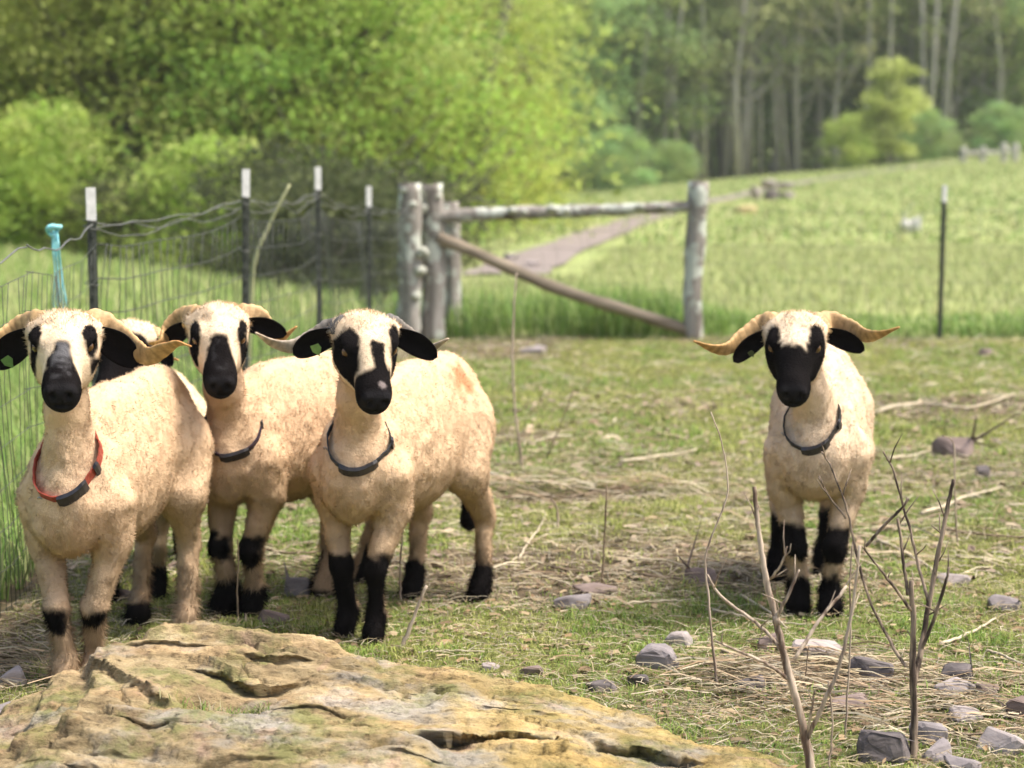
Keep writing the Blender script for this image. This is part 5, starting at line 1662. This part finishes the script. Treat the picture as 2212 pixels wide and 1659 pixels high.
m_lichen = simple_mat('pale_lichen', (0.30, 0.31, 0.25), (0.48, 0.48, 0.41), 30, 0.95, 0.6, 0.01)

def log(P, r0, r1, mat, name, root, seed, origin, sides=14, n_=16):
    path = catmull(np.asarray(P, float), n_)
    rr = np.linspace(r0, r1, n_) * (1 + 0.05 * np.sin(np.arange(n_) * 1.3 + seed))
    mb = MB(); mb.tube(path, rr, sides, 0.09, seed)
    return obj(name, mb.mesh(name, origin=origin), mat, root)

def lichen(root_obj, P, r, origin, seed):
    bm = bmesh.new(); bmesh.ops.create_icosphere(bm, subdivisions=2, radius=r)
    for v in bm.verts:
        v.co *= 0.8 + 0.45 * float(vnoise(np.array([v.co.x * 40 + seed]), np.array([v.co.y * 40]), np.array([v.co.z * 40]))[0])
        v.co.z *= 0.75
    me = bpy.data.meshes.new('lichen_clump'); bm.to_mesh(me); bm.free()
    obj('lichen_clump', me, m_lichen, root_obj, np.asarray(P) - origin)

D0 = 15.55
def pz(u, v, d=D0): return at(u, v, d)
A = pz(940, 735); A[2] = float(terrain(A[0], A[1]))
br = empty('fence_brace', A)
tag(br, 'weathered wooden corner brace with a top rail and a slanting pole', 'fence brace')
p1 = log([pz(932, 745), pz(938, 600), pz(936, 470), pz(930, 398)], 0.100, 0.088, m_wood, 'post', br, 1, A)
p2 = log([pz(1500, 748), pz(1496, 640), pz(1502, 520), pz(1510, 392)], 0.075, 0.082, m_wood, 'post', br, 2, A)
p3 = log([pz(935, 470, D0 - 0.02), pz(1080, 461), pz(1220, 457), pz(1350, 452), pz(1492, 446)], 0.058, 0.044, m_wood, 'top_rail', br, 3, A, n_=26)
p4 = log([pz(945, 512, D0 - 0.06), pz(1050, 556, D0 - 0.04), pz(1200, 622), pz(1350, 670), pz(1500, 718)], 0.050, 0.046, m_wood_brown, 'diagonal_pole', br, 4, A, n_=26)
for k, (u, v, r_) in enumerate([(1108, 455, .045), (1132, 458, .03), (1192, 452, .05), (1225, 455, .03), (1382, 447, .045), (1430, 446, .025), (1300, 452, .025)]):
    lichen(p3, pz(u, v, D0 - 0.05), r_, A, k)
for k, (u, v, r_) in enumerate([(915, 452, .055), (938, 462, .04), (945, 425, .035)]):
    lichen(p1, pz(u, v, D0 - 0.05), r_, A, 20 + k)
for k, (u, v, r_) in enumerate([(1500, 405, .04), (1518, 440, .035), (1516, 470, .03)]):
    lichen(p2, pz(u, v, D0 - 0.04), r_, A, 30 + k)
# wire wrapped round the left post
for k in range(7):
    a = np.linspace(0, 2 * math.pi, 17); c0 = pz(937, 470 + k * 7)
    mb = MB(); mb.tube(np.stack([c0[0] + 0.093 * np.cos(a), c0[1] + 0.093 * np.sin(a), c0[2] + 0.01 * np.sin(a + k)], 1), 0.004, 5)
    obj('tie_wire', mb.mesh('tie_wire', origin=A), m_wire, br)
# braces at the foot of the right post
log([pz(1484, 690), pz(1506, 742)], 0.03, 0.03, m_wood_brown, 'stake', br, 8, A, n_=6)
for (u0, v0, u1, v1, r0, d, lab, nm_) in [
    (880, 742, 885, 396, 0.100, D0 - 0.12, 'tall grey wooden post at the left end of the fence brace', 11),
    (975, 700, 972, 436, 0.080, D0 + 0.45, 'shorter grey wooden post behind the left end of the brace', 12)]:
    g = pz(u0, v0, d); g[2] = float(terrain(g[0], g[1]))
    rt = empty('wooden_post', g); tag(rt, lab, 'fence post', 'wooden posts at the fence corner')
    pth = [np.array([g[0], g[1], g[2] - 0.05]), pz((u0 + u1) / 2 + 3, (v0 + v1) / 2, d), pz(u1, v1, d)]
    pp = log(pth, r0, r0 * 0.9, m_wood, 'shaft', rt, nm_, g)
    lichen(pp, pz(u1 - 8, v1 + 14, d - 0.05), 0.04, g, nm_); lichen(pp, pz(u1 + 6, v1 + 45, d - 0.06), 0.045, g, nm_ + 1)
    if nm_ == 11:
        for k, (u, v, r_) in enumerate([(912, 545, .055), (906, 585, .06), (898, 640, .05)]): lichen(pp, pz(u, v, d - 0.06), r_, g, 60 + k)

# turquoise twine knotted to the fence
m_twine = simple_mat('turquoise_twine', (0.13, 0.48, 0.55), (0.38, 0.70, 0.72), 60, 0.7, 0.3, 0.001)
td = 7.35
k0 = at(118, 495, td)
tw = empty('twine', at(128, 660, td)); tag(tw, 'turquoise baling twine hanging from the fence above the red collared sheep', 'twine')
r_ = np.random.default_rng(3)
for k in range(5):
    e = [at(114 + k * 2.4, 498, td), at(120 + (k - 2) * 3.4, 530, td - 0.01 * k), at(126 + (k - 2) * 3.6 + (k % 2) * 3, 590, td + 0.006 * (k - 3)), at(128 + (k - 2) * 6.5, 640, td), at(131 + (k - 2) * 7.0, 670 - (k % 3) * 8, td)]
    mb = MB(); mb.tube(catmull(np.array(e), 22), 0.0031, 6)
    obj('strand', mb.mesh('strand', origin=tw.location), m_twine, tw)
a = np.linspace(0, 1.7 * math.pi, 20)
mb = MB(); mb.tube(np.stack([k0[0] - 0.008 + 0.019 * np.cos(a), k0[1] + 0.012 * np.sin(a * 2), k0[2] - 0.006 + 0.019 * np.sin(a)], 1), 0.0075, 7)
mb.tube(catmull(np.array([at(104, 495, td), at(118, 490, td - 0.02), at(132, 490, td)]), 10), 0.009, 7)
obj('knot', mb.mesh('knot', origin=tw.location), m_twine, tw)

# a thin cane leaning behind the fence, and a curled dry stem
m_cane = simple_mat('pale_green_cane', (0.24, 0.26, 0.12), (0.40, 0.40, 0.22), 12, 0.8, 0.3, 0.002)
b0 = at(528, 700, 10.2); b0[2] = float(terrain(b0[0], b0[1]))
mb = MB(); mb.tube(catmull(np.array([b0, at(545, 600, 10.2), at(580, 490, 10.25), at(626, 398, 10.3)]), 20), np.linspace(0.016, 0.007, 20), 7)
tag(obj('garden_cane', mb.mesh('garden_cane', origin=b0), m_cane, None, b0), 'pale green cane leaning behind the second steel post', 'cane')

# ------------------------------------------------------------------ far field: rails, trough, boulder, straw
def gp(u, v): return ground_at(u, v)
m_far = simple_mat('bleached_rail', (0.34, 0.31, 0.27), (0.60, 0.57, 0.52), 5, 0.9, 0.4, 0.01)
for k, (u, v, h, lab) in enumerate([(2080, 352, 34, 'leftmost pale post of the far rail fence at the top right'), (2122, 352, 34, 'second pale post of the far rail fence'),
                                  (2167, 352, 42, 'third and tallest pale post of the far rail fence'), (2192, 351, 40, 'pale post of the far rail fence nearest the right edge')]):
    g = gp(u, v)
    if g[1] > 108: g = np.array([ray(u, v)[0] * 100, 100.0, float(terrain(ray(u, v)[0] * 100, 100.0))])
    s_ = g[1] / FPX
    rt = empty('rail_post', g); tag(rt, lab, 'fence post', 'posts of the far rail fence')
    H = h * s_
    log([g + np.array([0, 0, -0.2]), g + np.array([0.02, 0, H * 0.5]), g + np.array([0, 0, H])], 0.15, 0.13, m_far, 'shaft', rt, k, g, 8, 6)
    if k < 3:
        nx_u = [2122, 2167, 2192][k]
        e = np.array([ray(nx_u, v)[0] * g[1], g[1], 0]); e[2] = float(terrain(e[0], e[1])) + H * 0.55
        log([g + np.array([0, -0.1, H * 0.6]), (g + np.array([0, -0.1, H * 0.58]) + e) / 2, e + np.array([0, -0.1, 0])], 0.08, 0.07, m_far, 'rail', rt, 9 + k, g, 7, 6)

g = gp(1665, 432)
s_ = g[1] / FPX
rt = empty('stone_pile', g)
tag(rt, 'pile of pale and dark boulders beside the far track', 'boulder pile')
for k, (du, dv, w, h, kd) in enumerate([(-32, 4, 28, 46, 'pale'), (0, 2, 40, 30, 'dark'), (-2, -26, 44, 22, 'pale'), (34, -24, 40, 20, 'pale'), (40, 4, 34, 26, 'pale'), (18, 4, 30, 24, 'dark')]):
    me = stone_mesh(800 + k, w * s_, w * s_ * 0.8, h * s_, 16)
    obj('boulder', me, ST[kd], rt, (du * s_, 0.1 * k, -dv * s_ + h * s_ * 0.35))
g = gp(1612, 462); s_ = g[1] / FPX
me = stone_mesh(820, 56 * s_, 50 * s_, 24 * s_, 30)
tag(obj('straw_heap', me, simple_mat('straw_heap', (0.42, 0.33, 0.15), (0.58, 0.48, 0.26), 6, 0.95, 0.8, 0.03), None, g + np.array([0, 0, 8 * s_])), 'low heap of yellow straw below the far boulders', 'straw heap')
for k, (du, w, h, lab) in enumerate([(-10, 26, 34, 'left one of two white boulders in the right field'), (12, 26, 40, 'right one of two white boulders in the right field')]):
    g = gp(1966 + du, 503); s_ = g[1] / FPX
    me = stone_mesh(830 + k, w * s_, w * s_, h * s_, 18)
    m_wb = simple_mat('white_boulder', (0.50, 0.48, 0.45), (0.72, 0.70, 0.66), 5, 0.9, 0.5, 0.02)
    tag(obj('boulder', me, m_wb, None, g + np.array([0, 0, h * s_ * 0.4])), lab, 'boulder', 'white boulders in the field')
for k, (u, v, w, h, lab) in enumerate([(1104, 564, 40, 26, 'pale rock beside the lower end of the gravel track'), (1150, 578, 44, 20, 'pinkish rock at the lower end of the gravel track')]):
    g = gp(u, v); s_ = g[1] / FPX
    tag(obj('boulder', stone_mesh(840 + k, w * s_, w * s_, h * s_, 16), ST['pale'], None, g + np.array([0, 0, h * s_ * 0.3])), lab, 'boulder')

# ------------------------------------------------------------------ trees
m_bark = simple_mat('grey_brown_bark', (0.075, 0.065, 0.05), (0.17, 0.15, 0.12), 6, 0.95, 0.8, 0.03, stretch=(1, 1, 0.2))
m_bark_pale = simple_mat('pale_grey_bark', (0.28, 0.26, 0.215), (0.46, 0.43, 0.37), 5, 0.95, 0.6, 0.03, stretch=(1, 1, 0.2))
m_leaf = attr_mat('spring_leaves', rough=0.6, spec=0.2, translucent=0.5, hue_random=0.018)

def leaves(C, size, cols, seed, droop=0.3):
    """Rhombic leaves at points C with random tilt."""
    r_ = np.random.default_rng(seed)
    n = len(C)
    nrm = r_.normal(0, 1, (n, 3)) + np.array([0, -0.25, 0.8]); nrm /= np.linalg.norm(nrm, axis=1, keepdims=True)
    a = np.cross(nrm, r_.normal(0, 1, (n, 3))); a /= np.linalg.norm(a, axis=1, keepdims=True)
    b_ = np.cross(nrm, a)
    s = (size * r_.uniform(0.6, 1.35, n))[:, None]
    V = np.stack([C - a * s * 0.6, C - b_ * s * 0.36, C + a * s * 0.6, C + b_ * s * 0.36], 1).reshape(-1, 3)
    k = np.arange(n) * 4
    return V, np.stack([k, k + 1, k + 2, k + 3], 1), np.repeat(cols, 4, 0)

def tree_proto(seed, H, crown_r, crown_z0, n_clusters, per, leaf, palette, lean=0.0, trunk_r=0.22, dense=0.5, layers=False):
    """Returns trunk mesh (with limbs) and crown mesh."""
    r_ = np.random.default_rng(seed)
    mb = MB()
    zt = np.linspace(0, H * 0.95, 12)
    tx = lean * zt + 0.18 * np.sin(zt * 0.7 + seed); ty = 0.18 * np.sin(zt * 0.5 + seed * 2)
    tp = np.stack([tx - tx[0], ty - ty[0], zt - 0.3], 1)
    mb.tube(tp, np.linspace(trunk_r, trunk_r * 0.12, 12), 9, 0.08, seed)
    V, Q, C, k = [], [], [], 0
    pal = np.asarray(palette, float)
    for i in range(n_clusters):
        f = r_.random() ** 0.85
        z = crown_z0 + (H - crown_z0) * f
        rad = crown_r * math.sqrt(max(0.05, 1 - ((f - 0.42) / 0.62) ** 2)) * (r_.random() ** dense)
        a = r_.uniform(0, 2 * math.pi)
        c = np.array([rad * math.cos(a), rad * math.sin(a), z])
        t0 = tp[min(11, int(max(0, (z - 0.18 * rad - rad * 0.4)) / (H * 0.95) * 11))]
        if i % 3 == 0 and rad > 0.6:
            m_ = (t0 + c) / 2 + np.array([0, 0, -0.12 * rad])
            mb.tube(catmull(np.array([t0, m_, c]), 7), np.linspace(0.055, 0.012, 7) * (trunk_r / 0.22) * (1 + rad / crown_r), 5, 0, i)
        n = int(per * r_.uniform(0.5, 1.5))
        sp = crown_r * r_.uniform(0.09, 0.19)
        pts = c + r_.normal(0, 1, (n, 3)) * np.array([sp * 1.35, sp * 1.35, sp * (0.42 if layers else 0.7)])
        pts[:, 2] -= 0.25 * np.hypot(pts[:, 0] - c[0], pts[:, 1] - c[1])
        base = pal[r_.integers(0, len(pal))] * r_.uniform(0.8, 1.2)
        cols = base * r_.uniform(0.75, 1.25, (n, 1))
        v, q, cc = leaves(pts, leaf, cols, seed * 1000 + i)
        V.append(v); Q.append(q + k); C.append(cc); k += len(v)
    return mb.mesh('tree_trunk'), np_mesh('tree_crown', np.concatenate(V), np.concatenate(Q), np.concatenate(C), False)

Y1 = [(0.45, 0.50, 0.11), (0.38, 0.45, 0.10), (0.52, 0.54, 0.17), (0.32, 0.40, 0.085)]
Y2 = [(0.42, 0.46, 0.13), (0.45, 0.47, 0.17), (0.36, 0.42, 0.11)]
G1 = [(0.36, 0.47, 0.09), (0.44, 0.53, 0.11), (0.27, 0.39, 0.075), (0.52, 0.57, 0.17)]
F1 = [(0.28, 0.37, 0.13), (0.34, 0.41, 0.16), (0.24, 0.33, 0.11)]
F2 = [(0.38, 0.44, 0.19), (0.43, 0.45, 0.22), (0.34, 0.42, 0.16)]
F3 = [(0.27, 0.43, 0.16), (0.32, 0.48, 0.19), (0.36, 0.46, 0.15)]

PRO = {
    'near_a': tree_proto(1, 9.0, 3.4, 0.6, 150, 150, 0.11, Y1),
    'near_b': tree_proto(2, 9.5, 3.2, 3.2, 125, 140, 0.11, Y2, lean=0.03),
    'near_c': tree_proto(3, 8.8, 3.5, 2.4, 150, 150, 0.11, Y1 + Y2, lean=-0.03),
    'bright': tree_proto(4, 9.2, 4.2, 0.3, 250, 170, 0.11, G1, layers=True),
    'far_a': tree_proto(5, 15, 3.6, 3.0, 100, 70, 0.24, F1, trunk_r=0.24),
    'far_b': tree_proto(6, 16, 3.2, 5.2, 80, 55, 0.24, F2, lean=0.02, trunk_r=0.22),
    'far_c': tree_proto(7, 13.5, 3.9, 1.5, 110, 75, 0.24, F3, lean=-0.02, trunk_r=0.22),
    'bush': tree_proto(8, 2.6, 1.6, 0.1, 60, 150, 0.10, F1 + F3[1:], trunk_r=0.06),
    'bush_d': tree_proto(18, 2.6, 1.7, 0.1, 60, 130, 0.10, [(0.10, 0.12, 0.05), (0.13, 0.15, 0.06), (0.085, 0.10, 0.05)], trunk_r=0.06),
    'bush_y': tree_proto(9, 2.8, 1.5, 0.1, 60, 150, 0.095, Y1 + G1[:1], trunk_r=0.05),
    'sapling': tree_proto(10, 5.0, 1.4, 0.8, 60, 90, 0.18, [(0.42, 0.50, 0.14), (0.48, 0.55, 0.19)], trunk_r=0.06),
}

def place_tree(kind, u, d, scale, rot, label, cat, group, name, pale=False):
    x = ray(u, 400)[0] * d
    z = float(terrain(x, d))
    tm, cm = PRO[kind]
    root = empty(name, (x, d, z), rot)
    root.scale = (scale, scale, scale)
    tag(root, label, cat, group)
    o = obj('trunk', tm, None, root)
    if not tm.materials: tm.materials.append(m_bark)
    if pale:
        o.material_slots[0].link = 'OBJECT'; o.material_slots[0].material = m_bark_pale
    obj('crown', cm, m_leaf, root)

NEAR = [ # left wood, picture x, distance, kind, scale
    (-60, 37, 'near_a', 1.0, 'yellow green tree cut by the left edge, above the turquoise twine'),
    (110, 41, 'near_c', 1.0, 'yellow green tree rising behind the nearest steel post'),
    (265, 36, 'near_b', 1.0, 'olive tree with dark trunk between the first and second steel posts'),
    (400, 40, 'near_a', 1.1, 'yellow green tree left of the second steel post'),
    (545, 37, 'near_b', 1.05, 'loose olive tree straight above the second steel post'),
    (845, 40, 'near_c', 0.85, 'yellow green tree above the fourth steel post'),
    (720, 36, 'bright', 0.90, 'bright fresh green tree above the third steel post, the brightest in the wood'),
    (30, 44, 'near_b', 1.0, 'thin olive tree behind the turquoise twine'),
    (190, 45, 'near_a', 1.1, 'tall yellow green tree behind the nearest steel post, set back'),
    (480, 46, 'near_c', 1.15, 'tall yellow green tree left of the second steel post, set back'),
    (620, 45, 'near_a', 1.1, 'yellow green tree between the second and third steel posts, set back'),
    (985, 41, 'near_a', 0.72, 'small yellow green tree right of the bright tree, above the wooden posts'),
]
for k, (u, d, kd, sc_, lab) in enumerate(NEAR):
    place_tree(kd, u, d, sc_, k * 1.9 + 0.4, lab, 'tree', 'trees of the left wood', 'leafy_tree')
SHR = [(-20, 31, 'bush_y', 0.75, 'yellow green bush at the left edge below the trees'), (90, 32, 'bush_y', 0.9, 'rounded yellow green bush left of the nearest steel post'),
       (300, 31, 'bush_d', 0.7, 'dark bush right of the nearest steel post'), (455, 30, 'bush_y', 0.9, 'light bush left of the second steel post'),
       (600, 27, 'bush_d', 0.9, 'dark bush between the second and third steel posts'), (730, 25, 'bush_d', 0.8, 'dark bush between the third and fourth steel posts'),
       (850, 27, 'bush_d', 0.9, 'dark bush behind the left wooden post'), (1010, 44, 'bush_y', 1.3, 'light green bush under the bright tree behind the top rail')]
for k, (u, d, kd, sc_, lab) in enumerate(SHR):
    place_tree(kd, u, d, sc_, k * 2.1, lab, 'bush', 'bushes along the left hollow', 'bush')

FAR = [(1130, 108, 'far_a', 0), (1185, 114, 'far_c', 1), (1255, 109, 'far_c', 0), (1320, 116, 'far_a', 1), (1385, 111, 'far_c', 0), (1450, 118, 'far_b', 1), (1505, 112, 'far_b', 1),
       (1560, 117, 'far_a', 0), (1605, 112, 'far_b', 1), (1665, 118, 'far_b', 1), (1715, 113, 'far_b', 1), (1765, 119, 'far_a', 1), (1810, 113, 'far_b', 1), (1880, 118, 'far_c', 0),
       (1935, 115, 'far_a', 1), (1990, 119, 'far_c', 0), (2050, 113, 'far_b', 1), (2105, 118, 'far_a', 1), (2160, 114, 'far_c', 1), (2225, 118, 'far_a', 0), (2290, 114, 'far_b', 0)]
ORD = ['first', 'second', 'third', 'fourth', 'fifth', 'sixth', 'seventh', 'eighth', 'ninth', 'tenth', 'eleventh', 'twelfth', 'thirteenth', 'fourteenth', 'fifteenth',
       'sixteenth', 'seventeenth', 'eighteenth', 'nineteenth', 'twentieth', 'last']
for k, (u, d, kd, pale) in enumerate(FAR):
    lab = '%s tree from the left along the far wood edge, %s' % (ORD[k], {'far_a': 'dull green', 'far_b': 'thin with bare trunk', 'far_c': 'fresh green'}[kd])
    place_tree(kd, u, d, 0.92 + 0.16 * (k * 0.37 % 1), k * 1.3, lab, 'tree', 'trees at the edge of the far wood', 'woodland_tree', bool(pale))
BUS = [(1180, 108, 'bush', 0.8, 'dark bush at the foot of the far wood right of the bright tree'), (1330, 98, 'bush', 1.18, 'dark round bush standing out at the corner of the far wood'), (1450, 104, 'bush', 0.87, 'low bush at the far wood above the top rail'),
       (1830, 105, 'bush_y', 0.99, 'pale bush left of the young far tree'),
       (1995, 105, 'bush', 1.05, 'dark round bush right of the young far tree'), (2160, 106, 'bush', 1.05, 'bush behind the far rail fence')]
for k, (u, d, kd, sc_, lab) in enumerate(BUS):
    place_tree(kd, u, d, sc_, k * 2.4, lab, 'bush', 'bushes along the far wood', 'bush')
place_tree('sapling', 1925, 98, 1.05, 0.3, 'young pale green tree standing alone before the far wood', 'tree', None, 'young_tree')

# the depth of the woods behind: one leafy mass each, with stems
def wood_mass(name, label, us, d0, d1, zlo, zhi, n, leaf, pal, nst, seed, bark):
    r_ = np.random.default_rng(seed)
    nc = n // 60
    d = r_.uniform(d0, d1, nc); u = r_.uniform(us[0], us[1], nc)
    x = (u - 1106) / FPX * d
    z = terrain(x, d) + r_.uniform(0, 1, nc) ** 0.9 * (zhi - zlo) + zlo
    C = np.stack([x, d, z], 1)
    P = np.repeat(C, 60, 0) + r_.normal(0, 1, (nc * 60, 3)) * np.array([1.5, 1.5, 0.9]) * (d0 / 60) ** 0.5
    pal = np.asarray(pal)
    cols = np.repeat(pal[r_.integers(0, len(pal), nc)], 60, 0) * r_.uniform(0.7, 1.25, (nc * 60, 1))
    V, Q, Cc = leaves(P, leaf, cols, seed)
    o = obj(name, np_mesh(name, V, Q, Cc, False), m_leaf)
    tag(o, label, 'woodland', kind='stuff')
    mb = MB()
    for k in range(nst):
        dd = r_.uniform(d0 - (11 if d0 > 100 else 5), d0 + 6); xx = (r_.uniform(us[0], us[1]) - 1106) / FPX * dd; zz = float(terrain(xx, dd))
        rr = r_.uniform(0.10, 0.24)
        mb.tube(np.array([(xx, dd, zz - 0.5), (xx + r_.normal(0, 0.3), dd, zz + zhi * 0.4), (xx + r_.normal(0, 0.7), dd, zz + zhi)]), np.array([rr, rr * 0.8, rr * 0.4]), 6)
    obj('stems', mb.mesh('stems'), bark, o)
wood_mass('left_woodland', 'dim leafy depth of the wood behind the trees on the left', (-900, 1130), 44, 62, -0.5, 7.5, 60000, 0.25, [(0.34, 0.42, 0.10), (0.38, 0.45, 0.12), (0.28, 0.37, 0.09)], 60, 71, m_bark)
wood_mass('far_woodland', 'dim leafy depth of the far wood on the hillside behind the field', (700, 2900), 120, 150, -0.5, 13, 90000, 0.55, [(0.34, 0.46, 0.18), (0.40, 0.50, 0.21), (0.31, 0.43, 0.16), (0.40, 0.44, 0.22)], 150, 72, m_bark_pale)

# ------------------------------------------------------------------ damp air over the fields
mb = MB(); mb.box((20, 320, 20), (600, 800, 50))
m_haze = bpy.data.materials.new('damp_air'); m_haze.use_nodes = True
hn = m_haze.node_tree
for n in list(hn.nodes):
    if n.type != 'OUTPUT_MATERIAL': hn.nodes.remove(n)
pv = hn.nodes.new('ShaderNodeVolumePrincipled')
pv.inputs['Color'].default_value = (0.90, 0.95, 0.88, 1)
pv.inputs['Density'].default_value = 0.0005
hn.links.new(pv.outputs['Volume'], hn.nodes['Material Output'].inputs['Volume'])
tag(obj('haze', mb.mesh('haze', smooth=False), m_haze), kind='stuff')
scene.cycles.volume_bounces = 0
